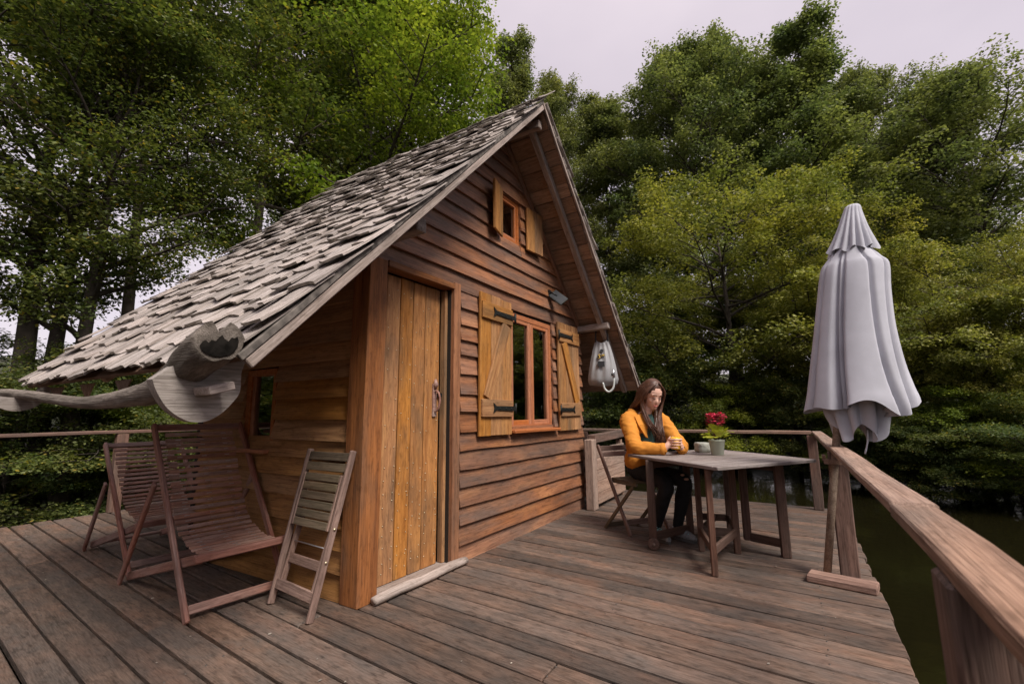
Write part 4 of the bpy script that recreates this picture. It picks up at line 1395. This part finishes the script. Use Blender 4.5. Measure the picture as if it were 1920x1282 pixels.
def limb(mb, pts, n=12, k=14):
    """pts: list of (Vector, radius)"""
    q = ipol([(p.x, p.y, p.z, r) for p, r in pts], k)
    mb.tube([V(c[:3]) for c in q], [max(.004, c[3]) for c in q], n)
    for c in (q[0], q[-1]): mb.sphere(V(c[:3]), c[3] * .99, 10, 6)
    return mb

def ell(mb, c, r, rot=None):
    t = MB().sphere((0, 0, 0), 1.0, 18, 12)
    vs = []
    for v in t.v:
        p = V((v[0] * r[0], v[1] * r[1], v[2] * r[2]))
        if rot is not None: p = rot @ p
        vs.append(p + c)
    mb.add(vs, t.f, True)

# head frame: looking down at the mug, turned a little towards her left
hc = B(.155, .03, 1.295)
hf = (f_ * .95 - l_ * .14 + V((0, 0, -.42))).normalized()
hl = (l_ - hf * l_.dot(hf)).normalized()
hu = hl.cross(hf) * -1
hu = hu if hu.z > 0 else -hu
HR = Matrix(((hf.x, hl.x, hu.x), (hf.y, hl.y, hu.y), (hf.z, hl.z, hu.z)))
def Hd(a, b, c): return hc + HR @ V((a, b, c))
HS = 1.12
body = MB()
ell(body, Hd(-.012, 0, .035), V((.098, .078, .10)) * HS, HR)
ell(body, Hd(.035, 0, -.03), V((.062, .062, .088)) * HS, HR)
ell(body, Hd(.060, 0, -.095), V((.030, .034, .026)) * HS, HR)
ell(body, Hd(.092, 0, -.028), V((.020, .013, .024)) * HS, HR)
ell(body, Hd(.085, 0, .0), V((.014, .010, .03)) * HS, HR)
for s in (-1, 1):
    ell(body, Hd(.062, .034 * s, -.03), V((.028, .026, .026)) * HS, HR)
    ell(body, Hd(-.01, .088 * s, -.01), V((.018, .009, .03)) * HS, HR)
    ell(body, Hd(.082, .028 * s, .032), V((.014, .024, .010)) * HS, HR)
limb(body, [(Hd(.0, 0, -.06), .052), (B(.10, .0, 1.15), .052), (B(.06, 0, 1.08), .06)])
limb(body, [(B(.055, 0, 1.05), .10), (B(.04, 0, .9), .105), (B(0, 0, .66), .11)])
shR, elR, wrR = B(.06, -.20, 1.055), B(.24, -.245, .815), B(.435, -.085, .805)
shL, elL, wrL = B(.06, .20, 1.05), B(.26, .25, .815), B(.45, .095, .805)
hipR, knR, anR = B(.02, -.085, .575), B(.43, -.085, .505), B(.26, -.085, .10)
hipL, knL, anL = B(.02, .085, .575), B(.45, .10, .515), B(.33, .095, .10)
MC = B(.475, .005, .855)       # mug centre
for sh, el, wr in ((shR, elR, wrR), (shL, elL, wrL)):
    limb(body, [(sh, .045), (sh.lerp(el, .5), .042), (el, .036), (el.lerp(wr, .5), .033), (wr, .025)])
for hp_, kn, an in ((hipR, knR, anR), (hipL, knL, anL)):
    limb(body, [(hp_, .075), (hp_.lerp(kn, .5), .065), (kn, .05), (kn.lerp(an, .4), .05), (an, .034)])
# hands closed round the mug
for s, wr in ((-1, wrR), (1, wrL)):
    kn_c = MC + l_ * (.047 * s) - f_ * .02 + V((0, 0, .0))
    palm0 = wr + V((0, 0, .012))
    limb(body, [(wr, .024), (wr.lerp(kn_c, .5) + l_ * .006 * s, .027), (kn_c, .026)], 10, 8)
    ell(body, kn_c - f_ * .008, V((.030, .017, .042)), Matrix(((f_.x, l_.x, 0), (f_.y, l_.y, 0), (0, 0, 1))))
    for q in range(4):
        zz = .036 - q * .0235
        r0 = .0098 - .0006 * q
        ln_ = (1.0, 1.06, 1.0, .86)[q]
        a0 = math.radians(95); cr = .050
        pts_ = []
        for u in (0, .35, .7, 1.0):
            ang = (-.35 + u * 1.75 * ln_)
            # angle measured from the side (l*s) towards the front f_
            p = MC + V((0, 0, zz)) + (l_ * s * math.cos(ang) + f_ * math.sin(ang)) * (cr + (.004 if s > 0 else .012) * (1 if u > .5 else .3)) * (1.0)
            pts_.append((p, r0 * (1.0 - .18 * u)))
        limb(body, pts_, 8, 8)
    tp = [(MC + l_ * s * .040 - f_ * .035 + V((0, 0, .0)), .0125), (MC + l_ * s * .030 - f_ * .050 + V((0, 0, .030)), .0115), (MC + l_ * s * .014 - f_ * .047 + V((0, 0, .052)), .0095)]
    limb(body, tp, 8, 7)
woman = remeshed(body, .0045, 'person', M['skin'], 2, fac=.4)
tag(woman, 'seated woman in mustard jacket and ripped black jeans holding a yellow mug', 'person')
# face details
for s in (-1, 1):
    em_ = MB()
    em_.tube([Hd(.0985, .015 * s, .006), Hd(.1005, .032 * s, .001), Hd(.091, .049 * s, .008)], [.002, .0040, .0025], 6)
    em_.build('eyelid', M['lash'], woman)
    MB().tube([Hd(.1035, .015 * s, .036), Hd(.101, .034 * s, .043), Hd(.088, .052 * s, .036)], [.003, .0038, .002], 6).build('eyebrow', M['lash'], woman)
lp = MB()
lp.tube([Hd(.083, -.029, -.062), Hd(.0975, -.013, -.071), Hd(.101, 0, -.074), Hd(.0975, .013, -.071), Hd(.083, .029, -.062)], [.002, .006, .0075, .006, .002], 8)
lp.build('mouth', M['lips'], woman)

# green top
tb = MB()
limb(tb, [(B(.075, 0, 1.085), .075), (B(.085, 0, .95), .115), (B(.05, 0, .72), .13)], 14)
remeshed(tb, .012, 'shirt', M['shirt'], 4, parent=woman)
# jacket
jb = MB()
ell(jb, B(.035, 0, .99), V((.125, .195, .13)), Matrix(((f_.x, l_.x, 0), (f_.y, l_.y, 0), (0, 0, 1))))
ell(jb, B(.02, 0, .83), V((.135, .19, .19)), Matrix(((f_.x, l_.x, 0), (f_.y, l_.y, 0), (0, 0, 1))))
ell(jb, B(.015, 0, .67), V((.16, .20, .15)), Matrix(((f_.x, l_.x, 0), (f_.y, l_.y, 0), (0, 0, 1))))
for sh, el, wr, s in ((shR, elR, wrR, -1), (shL, elL, wrL, 1)):
    limb(jb, [(B(.04, .12 * s, 1.075), .07), (sh + V((0, 0, .0)), .078), (sh.lerp(el, .5) - f_ * .01, .073), (el, .066), (el.lerp(wr, .5), .056), (el.lerp(wr, .9), .050)], 14, 18)
# raised collar and hood roll
for s in (-1, 1):
    limb(jb, [(B(-.075, .02 * s, 1.125), .042), (B(-.045, .085 * s, 1.135), .042), (B(.03, .115 * s, 1.12), .036), (B(.10, .105 * s, 1.05), .030), (B(.145, .085 * s, .95), .024)], 12, 14)
ell(jb, B(-.10, 0, 1.09), V((.07, .13, .075)), Matrix(((f_.x, l_.x, 0), (f_.y, l_.y, 0), (0, 0, 1))))
jk = remeshed(jb, .011, 'jacket', M['jacket'], 5, .0055, 11, woman)
# open jacket front: cut a wedge where the shirt shows
bpy.context.view_layer.update()
import bmesh
bmx = bmesh.new(); bmx.from_mesh(jk.data)
kill = []
for v in bmx.verts:
    d = v.co - P0
    a, b, z = d.dot(f_), d.dot(l_), d.z
    half = .012 + .055 * max(0, min(1, (z - .84) / .20))
    if a > .06 and z > .84 and abs(b - .01) < half: kill.append(v)
bmesh.ops.delete(bmx, geom=kill, context='VERTS')
bmx.to_mesh(jk.data); bmx.free()
sol = jk.modifiers.new('solidify', 'SOLIDIFY'); sol.thickness = .006; sol.offset = -1
# lapels
for s in (-1, 1):
    lm = MB()
    q = [B(.105, .075 * s, 1.125), B(.16, .06 * s, 1.02), B(.172, .022 * s, .86), B(.165, .085 * s, .90), B(.150, .150 * s, 1.01), B(.115, .165 * s, 1.09)]
    lm.prism(q if s > 0 else q[::-1], f_ * .012 + V((0, 0, .004)))
    lm.build('lapel', M['jacket'], jk)
# cuffs
for wr, el in ((wrR, elR), (wrL, elL)):
    d = (wr - el).normalized()
    c = el.lerp(wr, .88)
    MB().tube([c, c + d * .012, c + d * .035, c + d * .04, c + d * .02], [.052, .055, .052, .040, .034], 16, caps=False).build('cuff', M['jacket'], jk)
    MB().tube([wr - d * .012, wr + d * .012], .030, 12).build('wristband', M['wristband'], woman)
# jeans
tbm = MB()
ell(tbm, B(.0, 0, .585), V((.13, .175, .085)), Matrix(((f_.x, l_.x, 0), (f_.y, l_.y, 0), (0, 0, 1))))
for hp_, kn, an in ((hipR, knR, anR), (hipL, knL, anL)):
    limb(tbm, [(hp_, .088), (hp_.lerp(kn, .5), .080), (kn, .064), (kn.lerp(an, .35), .062), (kn.lerp(an, .75), .048), (an + V((0, 0, .02)), .043)], 14, 18)
remeshed(tbm, .010, 'jeans', M['jeans'], 4, .004, 26, woman)
for u, r_ in ((.88, .018), (.98, .022)):
    c = hipL.lerp(knL, u) + f_ * .03 + V((0, 0, .052 - (u - .88) * .25)) - V((.035, .01, 0))
    MB().sphere(c, r_, 10, 6, (1.1, 1, .5)).build('ripped_knee', M['skin'], woman)
# shoes
for an, s in ((anR, -1), (anL, 1)):
    c = V((an.x, an.y, 0))
    fd = (f_ + l_ * .12 * s).normalized()
    sb = MB()
    ell(sb, c + fd * -.01 + V((0, 0, .07)), V((.055, .042, .055)), Matrix(((fd.x, -fd.y, 0), (fd.y, fd.x, 0), (0, 0, 1))))
    limb(sb, [(c - fd * .04 + V((0, 0, .045)), .040), (c + fd * .05 + V((0, 0, .055)), .043), (c + fd * .12 + V((0, 0, .045)), .042), (c + fd * .175 + V((0, 0, .038)), .030)], 12, 10)
    sho = remeshed(sb, .008, 'shoe', M['shoe'], 3, parent=woman)
    so = MB()
    ol = []
    for k in range(20):
        a = 2 * PI * k / 20
        ol.append(c + fd * (.062 + .138 * math.cos(a)) + fd.cross(V((0, 0, 1))) * (.046 * math.sin(a) * (1 + .12 * math.cos(a))) + V((0, 0, .004)))
    so.prism(ol, (0, 0, .026))
    so.build('sole', M['sole'], sho)
    lc = MB()
    sdv = fd.cross(V((0, 0, 1)))
    for k in range(4):
        p = c + fd * (.04 + .028 * k) + V((0, 0, .101 - .007 * k))
        lc.tube([p - sdv * .028 - V((0, 0, .01)), p, p + sdv * .028 + fd * .015 - V((0, 0, .01))], .0045, 6)
    lc.tube([c + fd * .035 + V((0, 0, .105)), c + fd * .04 + sdv * .03 + V((0, 0, .115)), c + fd * .06 + sdv * .05 + V((0, 0, .08))], .004, 6)
    lc.build('laces', M['lace'], sho)
# hair
hb = MB()
ell(hb, Hd(-.022, 0, .052), V((.098, .088, .102)) * HS, HR)
rh = random.Random(21)
def strand(p0, p1, p2, p3, p4, r):
    q = ipol([tuple(p) for p in (p0, p1, p2, p3, p4)], 14)
    hb.tube([V(c) for c in q], [r * (.7 + .5 * math.sin(PI * min(1, i / 11))) if i < 12 else r * (.8 - .25 * (i - 11)) for i in range(14)], 6, squash=.7)
for k in range(120):
    s = -1 if k % 2 else 1
    u = rh.random()
    a0 = Hd(.06 - .13 * u, .012 * s, .148 - .02 * u)                        # parting
    j = lambda q: V((rh.uniform(-q, q), rh.uniform(-q, q), rh.uniform(-q, q)))
    side = Hd(.068 - .15 * u, (.084 + .015 * rh.random()) * s, .06)
    low = Hd(.045 - .14 * u, (.098 + .018 * rh.random()) * s, -.07)
    if s > 0 or u < .35:
        # falls in front over the chest
        sp_ = rh.uniform(-.05, .05)
        m1 = B(.185 - .03 * u, (.075 if s > 0 else -.055) + sp_ * .6, 1.06)
        e1 = B(.225 + rh.uniform(-.01, .012), (.045 if s > 0 else -.005) + sp_, rh.uniform(.80, .93) if s > 0 else rh.uniform(.88, .98))
    else:
        m1 = B(-.06 - .03 * rh.random(), -.08 + .06 * rh.random(), 1.14)
        e1 = B(-.12, -.06 + .08 * rh.random(), rh.uniform(.95, 1.05))
    strand(a0, side + j(.004), low + j(.008), m1 + j(.012), e1 + j(.015), rh.uniform(.007, .012))
for k in range(50):
    u = rh.uniform(-1, 1)
    strand(Hd(-.04, .01 * u, .15), Hd(-.115, .06 * u, .08), Hd(-.115, .085 * u, -.03), B(-.06, .09 * u, 1.14), B(-.13, .11 * u, rh.uniform(.92, 1.05)), rh.uniform(.008, .013))
hb.build('hair', M['hair'], woman)
# mug
mg_ = thing('mug', 'yellow mug held in both hands of the seated woman', 'mug', MC - V((0, 0, .05)))
MB().lathe([(.001, -.05), (.036, -.05), (.040, -.045), (.041, .055), (.038, .055), (.036, -.04), (.001, -.042)], MC, 24).build('cup', M['mug'], mg_)
hm = MB().tube([V(p) for p in ipol([tuple(MC - f_ * .038 + V((0, 0, .03))), tuple(MC - f_ * .062 + V((0, 0, .015))), tuple(MC - f_ * .062 + V((0, 0, -.015))), tuple(MC - f_ * .038 + V((0, 0, -.03)))], 10)], .006, 8)
hm.build('mug_handle', M['mug'], mg_)

# her folding chair
ch = thing('folding_chair', 'unfolded slatted wooden chair under the seated woman', 'folding chair', (2.55, -.8, 0), 'folding slatted garden chairs')
ff, lf = V((2.374, -.916, 0)), V((.80, -.60, 0))
fcv = V((-.60, -.80, 0))
topv = V((.245, .39, .80)); bfo = V((2.545, -.577, 0)) - ff
for q in (0.0, .44):
    o = ff + lf * q
    bar('stile', ch, o, o + topv, .022, .042, fcv, M['greychair'], .006, 3)
    oi = o + lf * (.028 if q == 0 else -.028)
    st_ = o + topv * .60
    bar('seat_rail', ch, V((oi.x + topv.x * .60, oi.y + topv.y * .60, .468)), V((oi.x + topv.x * .60, oi.y + topv.y * .60, .475)) + fcv * .40, .02, .036, (0, 0, 1), M['darkslat'], .004, 1)
    bar('rear_leg', ch, oi + bfo, V((oi.x + topv.x * .60, oi.y + topv.y * .60, .455)) + fcv * .34, .02, .036, fcv, M['darkslat'], .005, 2)
for k in range(7):
    o = ff + V((topv.x * .60, topv.y * .60, .492)) + fcv * (.03 + k * .058)
    bar('seat_slat', ch, o + lf * .015, o + lf * .425, .048, .013, (0, 0, 1), M['darkslat'], .003, 1)
for v in (.96, .89):
    bar('back_slat', ch, ff + topv * v + lf * .012, ff + topv * v + lf * .428, .05, .014, fcv, M['greychair'], .003, 1)
bar('crossbar', ch, ff + bfo * .93 + V((0, 0, .035)) + lf * .03, ff + bfo * .93 + V((0, 0, .035)) + lf * .41, .05, .016, fcv, M['darkslat'], .003, 1)
bar('crossbar', ch, ff + topv * .14 + lf * .012, ff + topv * .14 + lf * .428, .05, .016, fcv, M['greychair'], .003, 1)

# ------------------------------------------------------------------ trees
def rot_about(v, ax, an): return Matrix.Rotation(an, 3, ax) @ v

def make_tree(seed, H, cb, Rc, nprim, nsec, leaf, nleaf, lmat, bmat, trunk_r, profile, flat=.35, up_ang=(.35, .9), spread=.30, lean=(0, 0), droop=0.0, gap=0.0):
    """returns (trunk mesh, crown mesh); the base is at the origin"""
    r = random.Random(seed); g = np.random.default_rng(seed)
    tb = MB()
    n = 9
    tp = []
    ph = r.uniform(0, 6)
    for i in range(n + 1):
        t = i / n
        tp.append(V((lean[0] * t * H + .018 * H * math.sin(t * 4 + ph) * t, lean[1] * t * H + .018 * H * math.cos(t * 3.3 + ph) * t, t * H * .93)))
    tb.tube(tp, [trunk_r * (1.25 if i == 0 else 1) * (1 - .93 * (i / n) ** 1.1) + .012 for i in range(n + 1)], 9)
    def tr(t):
        k = min(int(t * n), n - 1); return tp[k].lerp(tp[k + 1], t * n - k)
    cen = []; spr = []
    for i in range(nprim):
        t = cb + (1 - cb) * ((i + r.random()) / nprim) ** .9
        t = min(t, .985)
        az = i * 2.39996 + r.uniform(-.5, .5)
        L = Rc * profile((t - cb) / (1 - cb)) * r.uniform(.72, 1.15)
        if gap and r.random() < gap: continue
        el = r.uniform(*up_ang) * (.6 + .7 * t)
        d = V((math.cos(az) * math.cos(el), math.sin(az) * math.cos(el), math.sin(el)))
        p = tr(t); pts = [p]
        ns = 5
        for k in range(ns):
            d = (d + V((r.uniform(-.22, .22), r.uniform(-.22, .22), r.uniform(-.14, .14) - droop * k / ns))).normalized()
            p = p + d * (L / ns); pts.append(p)
        r0 = trunk_r * .42 * (1 - .7 * t) + .008
        tb.tube(pts, [r0 * (1 - .8 * k / ns) + .004 for k in range(ns + 1)], 5, caps=False)
        for k in range(nsec):
            u = .22 + .78 * (k + r.random() * .8) / nsec
            q = min(int(u * ns), ns - 1); bp = pts[q].lerp(pts[q + 1], u * ns - q)
            dd = (pts[q + 1] - pts[q]).normalized()
            sdv = dd.cross(V((0, 0, 1)))
            sdv = sdv.normalized() if sdv.length > .05 else V((1, 0, 0))
            sg = 1 if k % 2 else -1
            sd_ = (dd * r.uniform(.3, .8) + sdv * sg * r.uniform(.4, 1) + V((0, 0, r.uniform(-.12, .35)))).normalized()
            l2 = L * r.uniform(.22, .42) * (1.15 - .55 * u) + .25
            e = bp + sd_ * l2 + V((0, 0, -droop * .2))
            md = bp.lerp(e, .5) + V((0, 0, .06 * l2))
            tb.tube([bp, md, e], [r0 * .3 + .003, r0 * .2 + .002, .002], 4, caps=False)
            for w in (.6, 1.0):
                cen.append(bp.lerp(e, w) + V((r.uniform(-.1, .1), r.uniform(-.1, .1), r.uniform(-.05, .1)))); spr.append(spread * r.uniform(.7, 1.3))
        cen.append(pts[-1]); spr.append(spread)
    cen = np.array([tuple(c) for c in cen]); spr = np.array(spr)
    per = max(4, int(nleaf / len(cen)))
    c = np.repeat(cen, per, 0); s = np.repeat(spr, per)
    m_ = len(c)
    off = g.normal(size=(m_, 3))
    off /= np.linalg.norm(off, axis=1)[:, None]
    off *= (g.random(m_) ** .5)[:, None] * 1.5
    off[:, 2] *= flat
    c = c + off * s[:, None]
    c[:, 2] -= .35 * flat * s * (off[:, 0] ** 2 + off[:, 1] ** 2)
    # leaf frames
    nrm = np.stack([g.normal(0, .55, m_), g.normal(0, .55, m_), np.ones(m_)], 1) + off * .35
    nrm /= np.linalg.norm(nrm, axis=1)[:, None]
    an = g.random(m_) * 2 * np.pi
    dx = np.stack([np.cos(an), np.sin(an), g.normal(-.15, .25, m_)], 1)
    dx -= nrm * (dx * nrm).sum(1)[:, None]
    dx /= np.linalg.norm(dx, axis=1)[:, None]
    dy = np.cross(nrm, dx)
    ls = leaf * (.65 + .7 * g.random(m_))
    a_ = c - dx * (ls * .5)[:, None]; b_ = c + dy * (ls * .36)[:, None] - nrm * (ls * .04)[:, None]
    d_ = c + dx * (ls * .55)[:, None]; e_ = c - dy * (ls * .36)[:, None] - nrm * (ls * .04)[:, None]
    vs = np.stack([a_, b_, d_, e_], 1).reshape(-1, 3)
    fs = np.arange(m_ * 4).reshape(-1, 4)
    crown = mesh_np('crown', vs, fs, lmat)
    trunk = tb.mesh('trunk', bmat)
    return trunk, crown

def rnd_prof(t): return (math.sin(PI * min(1, max(0, .12 + .83 * t))) ** .7)
def cone_prof(t): return max(.14, 1 - .8 * t) * min(1, .55 + 2 * t)
def flat_prof(t): return .55 + .5 * math.sin(PI * min(1, .25 + .6 * t))
protos = {
    # tall leafy trees close behind the cabin: crown starts high, trunks show
    'maple1': make_tree(11, 14, .30, 3.7, 38, 9, .088, 44000, M['leafA'], M['bark'], .20, rnd_prof, .5, (.15, .8), .36, gap=.08),
    'maple2': make_tree(12, 14, .40, 3.3, 34, 9, .088, 36000, M['leafA'], M['barkpale'], .15, rnd_prof, .5, (.15, .8), .36, lean=(.05, -.03), gap=.15),
    'bright1': make_tree(13, 13, .16, 3.8, 42, 10, .088, 70000, M['leafB'], M['bark'], .16, rnd_prof, .5, (.2, .9), .36, gap=.06),
    'alder1': make_tree(14, 18, .10, 4.6, 48, 12, .115, 85000, M['leafC'], M['bark'], .20, rnd_prof, .62, (.25, .95), .36, gap=.05),
    'alder2': make_tree(15, 18, .08, 4.4, 48, 12, .115, 85000, M['leafC'], M['bark'], .18, cone_prof, .62, (.25, .95), .36),
    'olive1': make_tree(16, 9, .22, 4.2, 34, 12, .085, 90000, M['leafD'], M['bark'], .15, flat_prof, .55, (.05, .65), .30, droop=.05),
    'bush1': make_tree(17, 5, .04, 2.9, 26, 10, .075, 60000, M['leafB'], M['bark'], .07, flat_prof, .6, (.0, .8), .27, droop=.08),
    'bush2': make_tree(18, 5, .04, 3.0, 26, 10, .075, 60000, M['leafA'], M['bark'], .07, flat_prof, .6, (.0, .8), .27, droop=.1),
}
PH = {k: max(v.co.z for v in c.vertices) for k, (t, c) in protos.items()}
def px_dir(px, py=770):
    return (F * 853.3 + RR * (px - 960) - UU * (py - 641)).normalized()
def at_px(px, dist):
    d = px_dir(px); h = math.hypot(d.x, d.y)
    return CAM.x + d.x * dist / h, CAM.y + d.y * dist / h
def top_z(px, py, dist):
    d = px_dir(px, py); return CAM.z + d.z * dist / math.hypot(d.x, d.y)
def tree(kind, px, dist, h, label, group, name='tree', rot=0, wid=1.0, xy=None, cat='tree', top=None):
    x, y = at_px(px, dist) if xy is None else xy
    z = max(ground_z(x, y), WATER_Z) - .1
    if top is not None: h = top_z(px, top, dist) - z
    o = bpy.data.objects.new(name, None)
    col.objects.link(o)
    s = h / PH[kind]
    o.location = (x, y, z); o.rotation_euler = (0, 0, rot); o.scale = (s * wid, s * wid, s)
    tag(o, label, cat, group)
    tm, cm = protos[kind]
    for nm, me in (('trunk', tm), ('crown', cm)):
        c = bpy.data.objects.new(nm, me)
        col.objects.link(c); c.parent = o
    return o
GL = 'tall trees behind the cabin on the left'
GR = 'tall grey green trees on the far shore'
GO = 'light olive trees hanging over the water'
GB = 'bushes along the shore'
GX = 'trees of the surrounding wood'
T = [
    # left wood
    ('maple1', 30, 11.5, -260, 'dark leafy tree with a thick trunk at the left edge of the picture', GL, 0.3, 1.0),
    ('maple1', 78, 11.5, -200, 'tree with a dark bare trunk left of the pale trunk', GL, 2.6, .85),
    ('maple1', 135, 10.5, -160, 'dark tree with twin trunk shadows left of the pale trunk', GL, 3.3, .85),
    ('maple2', 240, 11.5, -190, 'tree with a pale bare trunk above the left eave', GL, 4.2, .9),
    ('maple2', 425, 13.0, -150, 'tree with a forked trunk beside the small sky gap', GL, .6, 1.0),
    ('maple1', 560, 15.5, -120, 'leafy green tree rising over the middle of the shingle roof', GL, 2.2, 1.0),
    ('bright1', 660, 14.0, -60, 'bright green leafy tree above the roof slope', GL, 1.0, 1.0),
    ('bright1', 800, 14.5, -10, 'bright yellow green tree directly left of the ridge', GL, 3.6, .8),
    ('alder2', 955, 21.0, 62, 'grey green tree just right of the roof ridge', GR, .9, .72),
    ('alder1', 1050, 22.0, 132, 'grey green tree below the open sky gap', GR, 2.5, .72),
    ('alder2', 1150, 23.5, 188, 'low grey green tree at the bottom of the sky gap', GR, 5.1, 1.0),
    # right wood
    ('alder1', 1310, 21.5, 70, 'tall grey green tree at the right side of the sky gap', GR, 1.4, .9),
    ('alder1', 1390, 21.0, 35, 'tall grey green tree behind the light olive crown', GR, 3.9, .9),
    ('alder2', 1560, 20.5, 4, 'tallest tree with a pointed top above the parasol', GR, 0.2, 1.0),
    ('alder1', 1690, 23.0, 95, 'grey green tree right of the tallest tree', GR, 5.6, .85),
    ('alder2', 1830, 20.0, 125, 'dark tree near the upper right corner', GR, 2.9, 1.0),
    ('alder1', 1895, 19.0, 82, 'dark tree at the right edge of the picture', GR, 4.6, 1.1),
    ('olive1', 1375, 15.6, 288, 'light olive tree with a spreading crown behind the table', GO, .5, 1.0),
    ('olive1', 1650, 15.0, 395, 'light olive tree behind the closed parasol', GO, 2.1, 1.0),
    ('olive1', 1830, 14.0, 405, 'light olive tree hanging low over the water at the right', GO, 3.7, 1.0),
    ('olive1', 1960, 13.5, 430, 'olive tree cut by the right edge of the picture', GO, 1.3, .9),
    ('bush2', 1180, 16.5, 585, 'dark bushy tree behind the seated woman', GB, .2, 1.1),
    ('bush2', 1270, 15.6, 600, 'dark green bush right of the seated woman', GB, 2.2, 1.1),
    ('bush1', 1390, 14.6, 660, 'bright green bush above the flower pot', GB, 1.2, 1.1),
    ('bush2', 1490, 15.2, 640, 'dark bush left of the parasol', GB, 3.9, 1.2),
    ('bush1', 1600, 14.2, 690, 'green bush below the parasol hem', GB, 4.9, 1.2),
    ('bush2', 1720, 13.6, 690, 'dark bush over the water right of the parasol', GB, 5.6, 1.3),
    ('bush1', 1860, 13.0, 650, 'green bush on the shore at the right', GB, .9, 1.3),
    ('bush2', 1660, 12.9, 742, 'low dark bush at the waterline behind the parasol pole', GB, .8, 1.5),
    ('bush2', 1790, 12.4, 735, 'low dark bush at the waterline right of the parasol', GB, 2.7, 1.5),
    ('bush2', 1925, 11.9, 728, 'low dark bush at the waterline by the right picture edge', GB, 4.4, 1.5),
    ('bush2', 30, 10.5, 620, 'dark bush behind the left railing end', GB, 2.9, 1.2),
    ('bush2', 170, 11.0, 600, 'dark bush under the far gutter end', GB, 1.7, 1.2),
    ('bush1', 250, 11.3, 650, 'green bush beyond the left railing post', GB, .4, 1.1),
    ('bush2', 360, 12.0, 560, 'dark bush behind the left roof verge', GB, 4.1, 1.1),
    ('bush2', 1090, 17.5, 600, 'dark bush just right of the cabin roof edge', GB, 5.0, 1.2),
]
for kind, px, dist, h, label, group, rot, wid in T:
    tree(kind, px, dist, None, label, group, 'bush' if kind.startswith('bush') else 'tree', rot, wid, cat='bush' if kind.startswith('bush') else 'tree', top=h)
# the wood goes on outside the picture
GXL = 'tree of the wood around the pond outside the picture'
for k, ang in enumerate((112, 130, 150, 172, 195, 215, 235, 255, 272, 288, 302, 312, 321, 330)):
    a = math.radians(ang); rr_ = shore_r(a) + 4 + (k % 3) * 1.5
    tree(('alder1', 'alder2', 'maple1')[k % 3], 0, 0, 13 + (k * 7 % 4) if ang < 306 else 9.5, GXL, GX, rot=k * 1.3, xy=(1.5 + rr_ * math.cos(a), rr_ * math.sin(a)))
for k, ang in enumerate((108, 118, 128, 140, 155, 172, 225, 245, 262, 280, 296, 310, 323, 334)):
    a = math.radians(ang); rr_ = shore_r(a) + 1.2
    tree(('bush2', 'bush1')[k % 2], 0, 0, 4.5 + (k * 3 % 3) * .6, 'bush on the pond shore outside the picture', 'bushes around the pond outside the picture', 'bush', rot=k * 1.7, wid=1.3, xy=(1.5 + rr_ * math.cos(a), rr_ * math.sin(a)), cat='bush')
for k, (px, h, lab) in enumerate(((1030, 210, 'dim tree of the second row right of the ridge'), (1230, 215, 'dim tree of the second row under the sky gap'), (1480, 90, 'dim tree of the second row left of the tallest tree'),
                               (1640, 120, 'dim tree of the second row behind the parasol'), (1780, 170, 'dim tree of the second row near the right edge'), (640, 60, 'dim tree of the second row behind the bright green trees'))):
    tree(('alder1', 'alder2')[k % 2], px, 30 + (k % 3) * 2, None, lab, 'dim trees deep in the wood', rot=k * 2.1, wid=1.0, top=h)
